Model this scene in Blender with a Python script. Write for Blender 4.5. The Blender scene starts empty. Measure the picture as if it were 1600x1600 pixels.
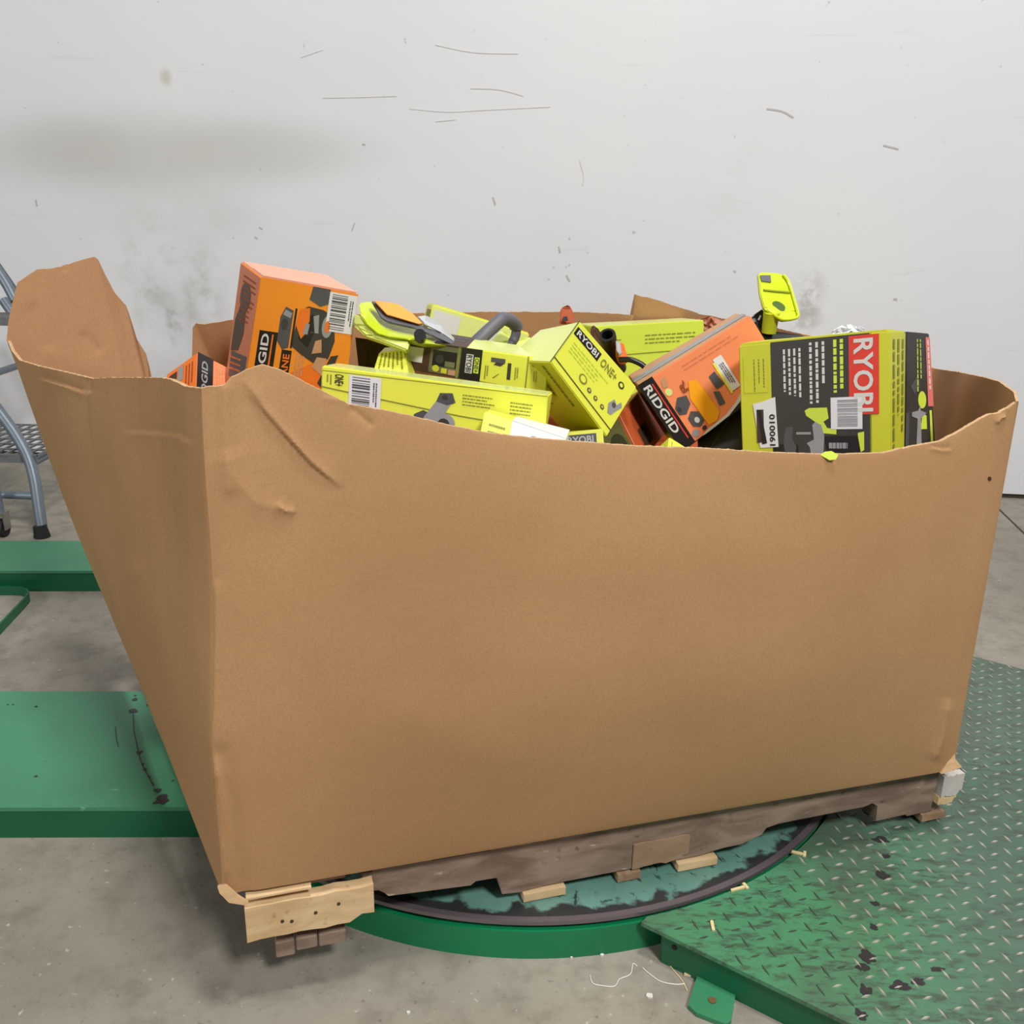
import bpy, bmesh, math, random
import numpy as np
from mathutils import Vector, Matrix, noise
from mathutils.geometry import tessellate_polygon

SC = bpy.context.scene
COL = SC.collection

# ------------------------------------------------------------------ camera
TH, CZ, FL, RO = .319, 1.112, 1458.6, .02
s_, c_ = math.sin(TH), math.cos(TH)
f_ = Vector((0, c_, -s_)); r0 = Vector((1, 0, 0)); u0 = Vector((0, s_, c_))
r_ = r0 * math.cos(RO) + u0 * math.sin(RO); u_ = -r0 * math.sin(RO) + u0 * math.cos(RO)
cam = bpy.data.objects.new('camera', bpy.data.cameras.new('camera'))
COL.objects.link(cam)
M = Matrix((r_, u_, -f_)).transposed().to_4x4(); M.translation = Vector((0, 0, CZ))
cam.matrix_world = M
cam.data.sensor_width = 36; cam.data.sensor_fit = 'HORIZONTAL'
cam.data.lens = FL / 1600 * 36
cam.data.clip_start = .05
SC.camera = cam

# ------------------------------------------------------------------ light and exposure
SC.view_settings.view_transform = 'Standard'
SC.view_settings.look = 'None'
SC.view_settings.gamma = 1
SC.view_settings.use_curve_mapping = False
SC.view_settings.exposure = 0.0
W = bpy.data.worlds.new('warehouse_air'); SC.world = W; W.use_nodes = True
W.node_tree.nodes['Background'].inputs[0].default_value = (.95, .97, 1, 1)
W.node_tree.nodes['Background'].inputs[1].default_value = .10

def lamp(name, loc, target, size, power, col=(1, 1, 1)):
    l = bpy.data.lights.new(name, 'AREA'); l.shape = 'RECTANGLE'; l.size = size[0]; l.size_y = size[1]
    l.energy = power; l.color = col
    o = bpy.data.objects.new(name, l); COL.objects.link(o); o.location = loc
    o.rotation_euler = (Vector(target) - Vector(loc)).to_track_quat('-Z', 'Y').to_euler()
lamp('high_bay_light', (.6, .8, 5.8), (.3, 1.6, 0), (.6, .6), 130, (1, .985, .965))
lamp('high_bay_light', (2.1, -2.3, 5.1), (-.5, 2.2, .6), (.9, .9), 300, (1, .99, .98))
lamp('left_fill_light', (-5.2, -1.6, 3.0), (-.4, 1.6, .5), (1.6, 1.2), 120, (1, .99, .98))  # added fill with no known source, brightens the carton's left panel
lamp('high_bay_light', (2.4, 1.6, 5.8), (.2, 1.8, 0), (.9, .9), 25, (1, .985, .965))

# ------------------------------------------------------------------ measuring helpers
def at(px, py, d):
    """point seen at photo pixel px, py, d metres deep"""
    X, Y = px - 800, py - 800
    X, Y = X * math.cos(RO) + Y * math.sin(RO), -X * math.sin(RO) + Y * math.cos(RO)
    x, v = X / FL * d, Y / FL * d
    return Vector((x, d * c_ - v * s_, CZ - (d * s_ + v * c_)))
def on_z(px, py, z):
    p = at(px, py, 1) - Vector((0, 0, CZ))
    return Vector((0, 0, CZ)) + p * ((z - CZ) / p.z)
def pix(P):
    p = Vector(P) - Vector((0, 0, CZ)); d = p.dot(f_)
    return 800 + FL * p.dot(r_) / d, 800 - FL * p.dot(u_) / d
def lin(c):
    return tuple((x / 255 / 12.92 if x / 255 <= .04045 else ((x / 255 + .055) / 1.055) ** 2.4) for x in c) + (1,)
def lerp(a, b, t): return a + (b - a) * t
def curve(pts, t):
    """piecewise linear lookup of [(t, value)]"""
    if t <= pts[0][0]: return pts[0][1]
    for (a, A), (b, B) in zip(pts, pts[1:]):
        if t <= b: return A + (B - A) * ((t - a) / (b - a))
    return pts[-1][1]

# ------------------------------------------------------------------ materials
MATS = {}
def mat(name, rgb, rough=.6, metal=0, var=.0, scale=20, bump=0, bscale=300, spec=.5, srgb=True, alpha=None, coat=0):
    if name in MATS: return MATS[name]
    m = bpy.data.materials.new(name); m.use_nodes = True; nt = m.node_tree; b = nt.nodes['Principled BSDF']
    col = lin(rgb) if srgb else tuple(rgb) + (1,)
    b.inputs['Base Color'].default_value = col
    b.inputs['Roughness'].default_value = rough; b.inputs['Metallic'].default_value = metal
    b.inputs['Specular IOR Level'].default_value = spec
    b.inputs['Coat Weight'].default_value = coat
    tc = nt.nodes.new('ShaderNodeTexCoord')
    if var:
        n = nt.nodes.new('ShaderNodeTexNoise'); n.inputs['Scale'].default_value = scale; n.inputs['Detail'].default_value = 6
        mx = nt.nodes.new('ShaderNodeMix'); mx.data_type = 'RGBA'
        mx.inputs[6].default_value = tuple(x * (1 - var) for x in col[:3]) + (1,)
        mx.inputs[7].default_value = tuple(min(1, x * (1 + var)) for x in col[:3]) + (1,)
        nt.links.new(tc.outputs['Object'], n.inputs['Vector'])
        nt.links.new(n.outputs['Fac'], mx.inputs[0]); nt.links.new(mx.outputs[2], b.inputs['Base Color'])
    if bump:
        n2 = nt.nodes.new('ShaderNodeTexNoise'); n2.inputs['Scale'].default_value = bscale; n2.inputs['Detail'].default_value = 3
        bp = nt.nodes.new('ShaderNodeBump'); bp.inputs['Strength'].default_value = bump; bp.inputs['Distance'].default_value = .002
        nt.links.new(tc.outputs['Object'], n2.inputs['Vector'])
        nt.links.new(n2.outputs['Fac'], bp.inputs['Height']); nt.links.new(bp.outputs['Normal'], b.inputs['Normal'])
    if alpha is not None: b.inputs['Transmission Weight'].default_value = alpha
    MATS[name] = m
    return m

class NB:
    """small node builder"""
    def __init__(s, name, rough=.6, spec=.5):
        s.m = bpy.data.materials.new(name); s.m.use_nodes = True; s.nt = s.m.node_tree
        s.b = s.nt.nodes['Principled BSDF']; s.b.inputs['Roughness'].default_value = rough
        s.b.inputs['Specular IOR Level'].default_value = spec
        s.tc = s.nt.nodes.new('ShaderNodeTexCoord').outputs['Object']
        MATS[name] = s.m
    def set(s, sock, v):
        if isinstance(v, bpy.types.NodeSocket): s.nt.links.new(v, sock)
        elif v is not None: sock.default_value = v
    def mapv(s, scale=(1, 1, 1), rot=(0, 0, 0), loc=(0, 0, 0)):
        n = s.nt.nodes.new('ShaderNodeMapping'); s.set(n.inputs[0], s.tc)
        n.inputs[1].default_value = loc; n.inputs[2].default_value = rot; n.inputs[3].default_value = scale
        return n.outputs[0]
    def noise(s, scale, detail=5, vec=None, rough=.5, dist=0):
        n = s.nt.nodes.new('ShaderNodeTexNoise'); s.set(n.inputs['Vector'], vec or s.tc)
        n.inputs['Scale'].default_value = scale; n.inputs['Detail'].default_value = detail
        n.inputs['Roughness'].default_value = rough; n.inputs['Distortion'].default_value = dist
        return n.outputs['Fac']
    def math(s, op, a, b=None, c=None, clamp=False):
        n = s.nt.nodes.new('ShaderNodeMath'); n.operation = op; n.use_clamp = clamp
        s.set(n.inputs[0], a); s.set(n.inputs[1], b); s.set(n.inputs[2], c)
        return n.outputs[0]
    def ramp(s, f, a, b, lo=0, hi=1):
        n = s.nt.nodes.new('ShaderNodeMapRange'); n.clamp = True; n.interpolation_type = 'SMOOTHSTEP'
        s.set(n.inputs[0], f); n.inputs[1].default_value = a; n.inputs[2].default_value = b
        n.inputs[3].default_value = lo; n.inputs[4].default_value = hi
        return n.outputs[0]
    def mix(s, f, a, b):
        n = s.nt.nodes.new('ShaderNodeMix'); n.data_type = 'RGBA'
        s.set(n.inputs[0], f); s.set(n.inputs[6], a); s.set(n.inputs[7], b)
        return n.outputs[2]
    def dist(s, p, sc=(1, 1, 1)):
        """0 at p, 1 at the ellipsoid of radii 1/sc"""
        n = s.nt.nodes.new('ShaderNodeMapping'); n.vector_type = 'POINT'; s.set(n.inputs[0], s.tc)
        n.inputs[1].default_value = tuple(-a * b for a, b in zip(p, sc)); n.inputs[3].default_value = sc
        l = s.nt.nodes.new('ShaderNodeVectorMath'); l.operation = 'LENGTH'; s.set(l.inputs[0], n.outputs[0])
        return l.outputs['Value']
    def xyz(s):
        n = s.nt.nodes.new('ShaderNodeSeparateXYZ'); s.set(n.inputs[0], s.tc); return n.outputs
    def bump(s, h, strength=.3, dist=.002):
        n = s.nt.nodes.new('ShaderNodeBump'); s.set(n.inputs['Height'], h); n.inputs['Strength'].default_value = strength
        n.inputs['Distance'].default_value = dist; s.set(s.b.inputs['Normal'], n.outputs[0])
    def color(s, c): s.set(s.b.inputs['Base Color'], c)

# ------------------------------------------------------------------ mesh helpers
def tag(o, label=None, cat=None, group=None, kind=None):
    if label: o['label'] = label
    if cat: o['category'] = cat
    if group: o['group'] = group
    if kind: o['kind'] = kind
    return o
def empty(name, loc, label, cat, group=None):
    o = bpy.data.objects.new(name, None); COL.objects.link(o); o.location = loc; o.empty_display_size = .1
    return tag(o, label, cat, group)
def link(name, me, mats, parent=None, smooth=False):
    if not isinstance(mats, (list, tuple)): mats = [mats]
    for m in mats: me.materials.append(m)
    o = bpy.data.objects.new(name, me); COL.objects.link(o)
    if parent is not None:
        bpy.context.view_layer.update()
        o.parent = parent; o.matrix_parent_inverse = Matrix.Identity(4)
        # coordinates are written in world space: shift them to the parent's frame
        r = parent
        off = Vector((0, 0, 0))
        while r is not None: off += r.location; r = r.parent
        me.transform(Matrix.Translation(-off))
    if smooth:
        for p in me.polygons: p.use_smooth = True
    return o
def from_py(name, verts, faces, mats, parent=None, smooth=False, midx=None):
    me = bpy.data.meshes.new(name); me.from_pydata([tuple(v) for v in verts], [], faces); me.update()
    if midx: me.polygons.foreach_set('material_index', midx)
    return link(name, me, mats, parent, smooth)
class MB:
    def __init__(s): s.v = []; s.f = []; s.m = []
    def add(s, v, f, m=0):
        k = len(s.v); s.v += [Vector(p) for p in v]; s.f += [tuple(i + k for i in q) for q in f]; s.m += [m] * len(f)
    def hexa(s, c, m=0):   # c: FTL FTR FBL FBR BTL BTR BBL BBR
        s.add(c, [(0, 2, 3, 1), (4, 5, 7, 6), (0, 1, 5, 4), (2, 6, 7, 3), (0, 4, 6, 2), (1, 3, 7, 5)], m)
    def box(s, c, ax, ay, az, m=0):
        c, ax, ay, az = map(Vector, (c, ax, ay, az))
        s.hexa([c + i * ax + j * ay + k * az for j in (-1, 1) for k in (1, -1) for i in (-1, 1)], m)
    def prism(s, top, down, m=0):
        """top polygon (ccw from above), extruded by vector down"""
        n = len(top); top = [Vector(p) for p in top]; dn = Vector(down)
        tri = tessellate_polygon([top])
        s.add(top + [p + dn for p in top], [tuple(t) for t in tri] + [tuple(i + n for i in reversed(t)) for t in tri] +
              [(i, i + n, (i + 1) % n + n, (i + 1) % n) for i in range(n)], m)
    def tube(s, pts, r, seg=12, cap=True, m=0):
        pts = [Vector(p) for p in pts]; rr = r if isinstance(r, (list, tuple)) else [r] * len(pts)
        k = len(s.v); prev = None
        for i, p in enumerate(pts):
            t = (pts[min(i + 1, len(pts) - 1)] - pts[max(i - 1, 0)]).normalized()
            if prev is None: a = t.orthogonal().normalized()
            else: a = (prev - t * prev.dot(t)).normalized()
            prev = a; b = t.cross(a)
            for j in range(seg):
                w = 2 * math.pi * j / seg; s.v.append(p + (a * math.cos(w) + b * math.sin(w)) * rr[i])
        for i in range(len(pts) - 1):
            for j in range(seg):
                s.f.append((k + i * seg + j, k + i * seg + (j + 1) % seg, k + (i + 1) * seg + (j + 1) % seg, k + (i + 1) * seg + j)); s.m.append(m)
        if cap:
            s.f.append(tuple(k + j for j in reversed(range(seg)))); s.m.append(m)
            s.f.append(tuple(k + (len(pts) - 1) * seg + j for j in range(seg))); s.m.append(m)
    def build(s, name, mats, parent=None, smooth=False, bevel=0, seg=1):
        me = bpy.data.meshes.new(name); me.from_pydata([tuple(v) for v in s.v], [], s.f); me.update()
        me.polygons.foreach_set('material_index', s.m)
        bm = bmesh.new(); bm.from_mesh(me)
        bmesh.ops.recalc_face_normals(bm, faces=bm.faces)
        if bevel: bmesh.ops.bevel(bm, geom=list(bm.edges), offset=bevel, segments=seg, affect='EDGES', clamp_overlap=True)
        bm.to_mesh(me); bm.free()
        o = link(name, me, mats, parent)
        if smooth:
            for p in me.polygons: p.use_smooth = True
            me.set_sharp_from_angle(angle=math.radians(40))
        return o
def bez(pts, n=8):
    """Catmull-Rom through points"""
    pts = [Vector(p) for p in pts]; P = [pts[0]] + pts + [pts[-1]]; out = []
    for i in range(1, len(P) - 2):
        for k in range(n):
            t = k / n; a, b, c, d = P[i - 1:i + 3]
            out.append(.5 * ((2 * b) + (c - a) * t + (2 * a - 5 * b + 4 * c - d) * t * t + (3 * b - a - 3 * c + d) * t ** 3))
    return out + [pts[-1]]

# ------------------------------------------------------------------ the setting: floor and wall
WA, WB = on_z(0, 711, 0), on_z(1600, 780, 0)
wdir = (WB - WA).normalized(); wn = Vector((wdir.y, -wdir.x, 0))   # towards the viewer
n = NB('concrete', .62, .35)
base = n.mix(n.ramp(n.noise(1.3, 6), .3, .7), lin((134, 128, 115)), lin((156, 149, 136)))
base = n.mix(n.ramp(n.noise(16, 7, rough=.65), .42, .75, 0, .65), base, lin((112, 105, 92)))
base = n.mix(n.ramp(n.noise(3.5, 7, n.mapv(loc=(2, 7, 0)), rough=.7), .5, .72, 0, .35), base, lin((118, 110, 98)))
base = n.mix(n.ramp(n.noise(90, 3), .64, .74, 0, .55), base, lin((96, 88, 76)))
base = n.mix(n.ramp(n.noise(60, 3, n.mapv(loc=(5, 3, 1))), .66, .76, 0, .5), base, lin((205, 200, 190)))
n.color(base); n.bump(n.noise(120, 4), .25, .002)
mb = MB(); mb.prism([(-6, -3, 0), (6, -3, 0), (6, 8, 0), (-6, 8, 0)], (0, 0, -.1))
tag(mb.build('floor', n.m), kind='structure', label='grey stained concrete floor')

def wallp(px, py):   # point of the wall plane under a photo pixel
    p = at(px, py, 1) - Vector((0, 0, CZ)); t = (WA - Vector((0, 0, CZ))).dot(wn) / p.dot(wn)
    return Vector((0, 0, CZ)) + p * t
n = NB('painted_wall', .7, .3)
base = n.mix(n.ramp(n.noise(1.1, 4), .3, .7), lin((218, 219, 221)), lin((223, 223, 223)))
def blob(px, py, rx, rz, amt, col, nz=6, lo=.35, hi=.7, rot=0):
    global base
    d = n.dist(wallp(px, py), (1 / rx, 1 / rx, 1 / rz))
    m = n.math('MULTIPLY', n.ramp(d, .15, 1, 1, 0), n.ramp(n.noise(nz, 6, rough=.6), lo, hi))
    base = n.mix(n.math('MULTIPLY', m, amt), base, lin(col))
blob(200, 240, 1.0, .22, .75, (192, 190, 184), 2, -.3, .6)
blob(420, 235, .6, .16, .5, (194, 192, 186), 2, -.3, .6)
blob(110, 232, .35, .16, .3, (186, 184, 177), 3, -.2, .6)
blob(280, 330, .5, .2, .35, (190, 188, 182), 3, .2, .7)
blob(235, 430, .2, .34, .6, (176, 173, 164), 10, .42, .75)
blob(318, 460, .15, .3, .65, (170, 167, 157), 9, .42, .75)
blob(270, 500, .16, .16, .5, (150, 147, 135), 14, .45, .7)
blob(1262, 480, .09, .2, .7, (172, 168, 158), 14, .42, .6)
blob(259, 121, .035, .045, .7, (188, 184, 168), 5, .1, .4)
blob(1150, 290, .2, .25, .2, (200, 196, 188), 8, .45, .7)
blob(880, 520, 3.4, .3, .12, (190, 186, 178), 4, .4, .7)
fine = n.ramp(n.noise(38, 2, n.mapv((1, 1, 1))), .75, .78)
base = n.mix(n.math('MULTIPLY', fine, .45), base, lin((150, 145, 136)))
strk = n.ramp(n.noise(2.6, 3, n.mapv((1, 1, 14)), dist=.6), .70, .73)
base = n.mix(n.math('MULTIPLY', strk, .10), base, lin((170, 160, 145)))
n.color(base); n.bump(n.noise(30, 4), .12, .002)
mb = MB(); A, B = WA - wdir * 4, WB + wdir * 4
mb.prism([A + Vector((0, 0, .02)), B + Vector((0, 0, .02)), B - wn * .15 + Vector((0, 0, .02)), A - wn * .15 + Vector((0, 0, .02))], (0, 0, 4.5))
tag(mb.build('wall_back', n.m), kind='structure', label='white painted warehouse wall with grey scuffs')
gap = mat('wall_joint', (70, 62, 52), .9, var=.3)
mb = MB(); mb.box((A + B) / 2 + wn * -.03 + Vector((0, 0, .01)), wdir * (B - A).length / 2, wn * .02, (0, 0, .0095))
tag(mb.build('trim_1', gap), kind='structure', label='dark gap sealed along the foot of the wall')
# saw-cut joint in the floor on the right
mb = MB(); a, b = on_z(1560, 795, 0), on_z(1640, 872, 0); d = (b - a).normalized(); e = Vector((-d.y, d.x, 0))
mb.box((a + b) / 2 + Vector((0, 0, .0006)), d * ((b - a).length / 2 + 1.2), e * .004, (0, 0, .0006))
tag(mb.build('trim_2', gap), kind='structure', label='dark saw-cut joint across the concrete floor')
# small wall marks: thin scuffs with a shape of their own
mk = mat('scuff_mark', (213, 211, 204), .9); mk2 = mat('scuff_mark_dark', (186, 184, 178), .9)
mb = MB()
def scuff(pts, w, m):
    P = bez([wallp(*p) + wn * .0012 for p in pts], 4)
    for a, b in zip(P, P[1:]):
        d = (b - a); mb.box((a + b) / 2, d * .5, wn * .0004, d.normalized().cross(wn) * w / 2, m)
for pts, w, m in (([(680, 70), (740, 82), (810, 84)], .003, 0), ([(735, 138), (780, 140), (818, 150)], .004, 0),
                  ([(505, 153), (560, 152), (620, 150)], .003, 0), ([(680, 190), (712, 187)], .003, 0),
                  ([(1198, 170), (1222, 174), (1240, 184)], .006, 1), ([(1380, 227), (1404, 233)], .006, 1),
                  ([(905, 250), (912, 275), (910, 290)], .003, 0), ([(770, 308), (774, 320)], .006, 1),
                  ([(873, 385), (875, 395)], .006, 1), ([(885, 430), (890, 440)], .007, 1), ([(56, 312), (58, 322)], .006, 1),
                  ([(405, 355), (410, 358)], .006, 1), ([(398, 370), (402, 373)], .006, 1), ([(1146, 423), (1150, 425)], .006, 1),
                  ([(1396, 467), (1402, 468)], .008, 1), ([(550, 360), (554, 348)], .004, 1), ([(566, 225), (571, 226)], .006, 1),
                  ([(640, 170), (700, 175), (760, 172), (860, 167)], .002, 0), ([(470, 90), (505, 78)], .002, 0)):
    scuff(pts, w, m)
tag(mb.build('trim_3', [mk, mk2]), kind='structure', label='thin scuffs and chips in the wall paint')

# ------------------------------------------------------------------ turntable
TX, TY, TR, TZ = .029, 1.835, .673, .068
TC = Vector((TX, TY, 0))
def green_mat(name, rgb, wear=0):
    n = NB(name, .42, .5)
    b = n.mix(n.ramp(n.noise(5, 5), .3, .7), lin(tuple(x * .93 for x in rgb)), lin(rgb))
    b = n.mix(n.ramp(n.noise(30, 5, rough=.7), .66, .74, 0, .5), b, lin((25, 40, 30)))
    b = n.mix(n.ramp(n.noise(7, 4, n.mapv((1, 6, 1), (0, 0, .7)), dist=1), .70, .73, 0, .35), b, lin((150, 190, 160)))
    n.color(b); n.bump(n.noise(160, 3), .06, .001)
    return n
GREEN = green_mat('green_paint', (66, 138, 100)).m
GREEN2 = green_mat('green_paint_shaded', (14, 98, 62)).m  # same green as the tops; shade of upright faces put into the colour
GREEN3 = green_mat('green_paint_lit_skirt', (14, 124, 76)).m  # skirt green again, brightened for the light falling on its front
t = empty('pallet_turntable', (TX, TY, 0), 'round low steel turntable with bright green skirt and black-rubbed edge under the pallet', 'turntable')
def ring(z0, z1, r0, r1, seg=160):
    mb = MB()
    prof = [(r0, z0), (r1, z0), (r1, z1), (r0, z1)]
    vs = [TC + Vector((r * math.cos(a), r * math.sin(a), z)) for a in [2 * math.pi * i / seg for i in range(seg)] for r, z in prof]
    fs = [(i * 4 + j, i * 4 + (j + 1) % 4, ((i + 1) % seg) * 4 + (j + 1) % 4, ((i + 1) % seg) * 4 + j) for i in range(seg) for j in range(4)]
    mb.add(vs, fs); return mb
ring(0, .052, TR - .008, TR + .004).build('skirt_ring', GREEN3, t, smooth=True)
n = NB('worn_disc', .4, .5)
loc = n.math('MULTIPLY', n.dist((0, 0, 0), (1, 1, 0)), 1)   # radius from the disc's centre
rag = n.math('MULTIPLY_ADD', n.noise(22, 5), .09, loc)
ang = n.nt.nodes.new('ShaderNodeTexNoise'); ang.inputs['Scale'].default_value = 14; ang.inputs['Detail'].default_value = 6
n.nt.links.new(n.tc, ang.inputs['Vector'])
g = n.mix(n.ramp(n.noise(6, 5), .3, .7), lin((90, 134, 120)), lin((110, 154, 140)))
g = n.mix(n.ramp(n.noise(18, 6, n.mapv((1, 2.4, 1)), rough=.7), .58, .66, 0, .7), g, lin((26, 36, 34)))
X_ = n.xyz(); th_ = n.math('ARCTAN2', X_[1], X_[0])
cv = n.nt.nodes.new('ShaderNodeCombineXYZ'); n.set(cv.inputs[0], n.math('MULTIPLY', th_, 11.0)); n.set(cv.inputs[1], n.math('MULTIPLY', loc, 5.0))
crack = n.ramp(n.noise(3.2, 5, cv.outputs[0], rough=.7, dist=.4), .57, .64, 0, .85)
g = n.mix(n.math('MULTIPLY', crack, n.ramp(loc, .42, .62)), g, lin((34, 40, 38)))
g = n.mix(n.ramp(rag, .683, .695, 0, .95), g, lin((44, 38, 40)))
n.color(g)
mb = MB(); N = 160
mb.add([TC + Vector((.664 * math.cos(2 * math.pi * i / N), .664 * math.sin(2 * math.pi * i / N), TZ - .002)) for i in range(N)] +
       [TC + Vector((0, 0, TZ - .002))], [(i, (i + 1) % N, N) for i in range(N)])
mb.build('turning_disc', n.m, t)
ring(TZ - .007, TZ, .663, TR + .001).build('steel_rim', mat('dark_steel', (122, 112, 116), .35, .5, var=.2, scale=9), t, smooth=True)
ring(.048, TZ - .007, TR - .06, TR - .014).build('bearing_race', mat('black_gap', (16, 16, 18), .8), t)

# ------------------------------------------------------------------ diamond plate platform on the right
def arc(r, a0, a1, n=40): return [TC + Vector((r * math.cos(lerp(a0, a1, i / n)), r * math.sin(lerp(a0, a1, i / n)), 0)) for i in range(n + 1)]
PZ = .062
p0 = on_z(1002, 1441, PZ); p1 = on_z(1330, 1600, PZ); q0 = on_z(1515, 1024, PZ); q1 = on_z(1600, 1046, PZ)
dn = (p1 - p0).normalized(); df = (q1 - q0).normalized()
a0 = math.atan2(p0.y - TY, p0.x - TX)
far_l = q0 - df * .55
a1 = math.atan2(far_l.y - TY, far_l.x - TX)
pts = [p0.xy.to_3d(), (p0 + dn * 1.5).xy.to_3d(), (q0 + df * .95).xy.to_3d(), far_l.xy.to_3d()] + list(reversed(arc(TR + .006, a0 + .02, a1 - .02)))
pts = [Vector((p.x, p.y, PZ)) for p in pts]
plate = empty('diamond_plate_platform', (1.2, 1.6, 0), 'green diamond-plate steel platform with worn lugs right of the turntable', 'platform')
n = NB('diamond_plate_paint', .4, .5)
b = n.mix(n.ramp(n.noise(4, 5), .3, .7), lin((70, 98, 80)), lin((88, 118, 98)))
b = n.mix(n.ramp(n.dist((p0.x + .1 - 1.2, p0.y + .05 - 1.6, 0), (1.9, 1.9, 0)), .3, 1, .8, 0), b, lin((74, 142, 100)))
b = n.mix(n.ramp(n.noise(26, 6, n.mapv((1, 3.2, 1), (0, 0, .5)), rough=.75), .47, .64, 0, .8), b, lin((62, 70, 60)))
b = n.mix(n.ramp(n.noise(3.2, 5), .42, .62, 0, .6), b, lin((78, 84, 72)))
n.color(b); n.bump(n.noise(80, 4), .15, .001)
mb = MB(); mb.prism(pts, (0, 0, -.007)); mb.build('top_plate', n.m, plate)
mb = MB()
e = Vector((-dn.y, dn.x, 0))
A = Vector((p0.x, p0.y, 0)) + dn * .035 + e * .010; Bp = A + dn * 1.4
mb.box((A + Bp) / 2 + Vector((0, 0, .0275)), (Bp - A) / 2, e * .004, (0, 0, .0275)); mb.build('skirt_plate', GREEN2, plate)
mb = MB(); mb.box(A + e * .06 + Vector((0, 0, .0275)), dn * .004, e * .06, (0, 0, .0275)); mb.build('skirt_plate', GREEN2, plate)
# hole in the skirt near the corner
mb = MB(); hp = A + dn * .02 - e * .0045 + Vector((0, 0, .040)); mb.tube([hp, hp - e * .0006], .0045, 12); mb.build('bolt_hole', MATS['black_gap'], plate)
# anchor lug with its bolt
lp = [on_z(1090, 1522, .008), on_z(1150, 1549, .008), on_z(1143, 1594, .008), on_z(1134, 1600, .008), on_z(1088, 1582, .008), on_z(1075, 1570, .008)]
mb = MB(); mb.prism([v for v in reversed(lp)], (0, 0, -.007)); lug = mb.build('anchor_lug', green_mat('green_paint_lug', (58, 136, 94)).m, plate)
bp = on_z(1113, 1563, .009)
mb = MB(); mb.tube([bp, bp + Vector((0, 0, .001))], .006, 12)
mb.build('bolt', mat('brass_bolt', (150, 120, 80), .4, .6), lug)
# raised lugs of the tread pattern
rnd = random.Random(4)
mb = MB(); mb2 = MB()
def inside(p, poly):
    c = False; j = len(poly) - 1
    for i in range(len(poly)):
        a, b = poly[i], poly[j]
        if (a.y > p.y) != (b.y > p.y) and p.x < (b.x - a.x) * (p.y - a.y) / (b.y - a.y) + a.x: c = not c
        j = i
    return c
gx = Vector((.95, .312, 0)); gy = Vector((-.312, .95, 0)); st = .0275
for i in range(-60, 100):
    for j in range(-60, 110):
        p = Vector((1.0, 1.4, PZ)) + gx * i * st + gy * j * st
        if p.x > 2.0 or p.y < .55 or not inside(p, pts): continue
        if (Vector((p.x, p.y, 0)) - TC).length < TR + .02: continue
        if not inside(p + dn * .012, pts) or not inside(p - dn * .012, pts) or not inside(p - e * .015, pts): continue
        d = gy.copy() if (i + j) % 2 else gx.copy()
        w = Vector((-d.y, d.x, 0)); L = .0118 if (i + j) % 2 else .0086
        vs = [p - d * L, p + w * .0021, p + d * L, p - w * .0021, p - d * L * .7 + Vector((0, 0, .0018)), p + w * .0014 + Vector((0, 0, .0018)),
              p + d * L * .7 + Vector((0, 0, .0018)), p - w * .0014 + Vector((0, 0, .0018))]
        near = (Vector((p.x, p.y, 0)) - Vector((p0.x, p0.y, 0))).length < .26 + rnd.random() * .12
        (mb2 if near else mb).add(vs, [(0, 1, 5, 4), (1, 2, 6, 5), (2, 3, 7, 6), (3, 0, 4, 7), (4, 5, 6, 7)])
tag(mb.build('tread_lugs', mat('bare_lug_metal', (186, 182, 168), .4, .35, var=.35, scale=30), plate), 'worn bare-metal tread lugs', kind='stuff')
tag(mb2.build('tread_lugs', mat('dirty_lug', (66, 84, 66), .5, var=.4, scale=30), plate), 'dirt-darkened tread lugs by the corner', kind='stuff')
# oil stains on the plate (flat marks)
oil = mat('oil_stain', (46, 42, 44), .5, var=.3, scale=40)
def splat(mb, c, rx, ry, seed, n=22, ang=0, h=.0006):
    P = []
    for i in range(n):
        a = 2 * math.pi * i / n; k = .7 + .55 * noise.noise(Vector((math.cos(a) * 1.6 + seed * 7, math.sin(a) * 1.6, seed)))
        x, y = math.cos(a) * rx * k, math.sin(a) * ry * k
        P.append(Vector(c) + Vector((x * math.cos(ang) - y * math.sin(ang), x * math.sin(ang) + y * math.cos(ang), h)))
    mb.add(P, [tuple(range(n))])
for k, (x, y, rx, ry) in enumerate(((1378, 1312, .022, .010), (1380, 1368, .014, .016), (1366, 1412, .009, .007), (1366, 1450, .008, .010), (1358, 1497, .016, .016), (1348, 1512, .011, .012),
                               (1405, 1540, .020, .012), (1435, 1533, .014, .012), (1352, 1548, .012, .014), (1384, 1338, .010, .008),
                               (1463, 1514, .014, .006), (1346, 1585, .011, .012))):
    mb = MB(); splat(mb, on_z(x, y, PZ + .0004), rx, ry, k * 1.37); mb.build('oil_stain', oil, plate)

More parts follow.
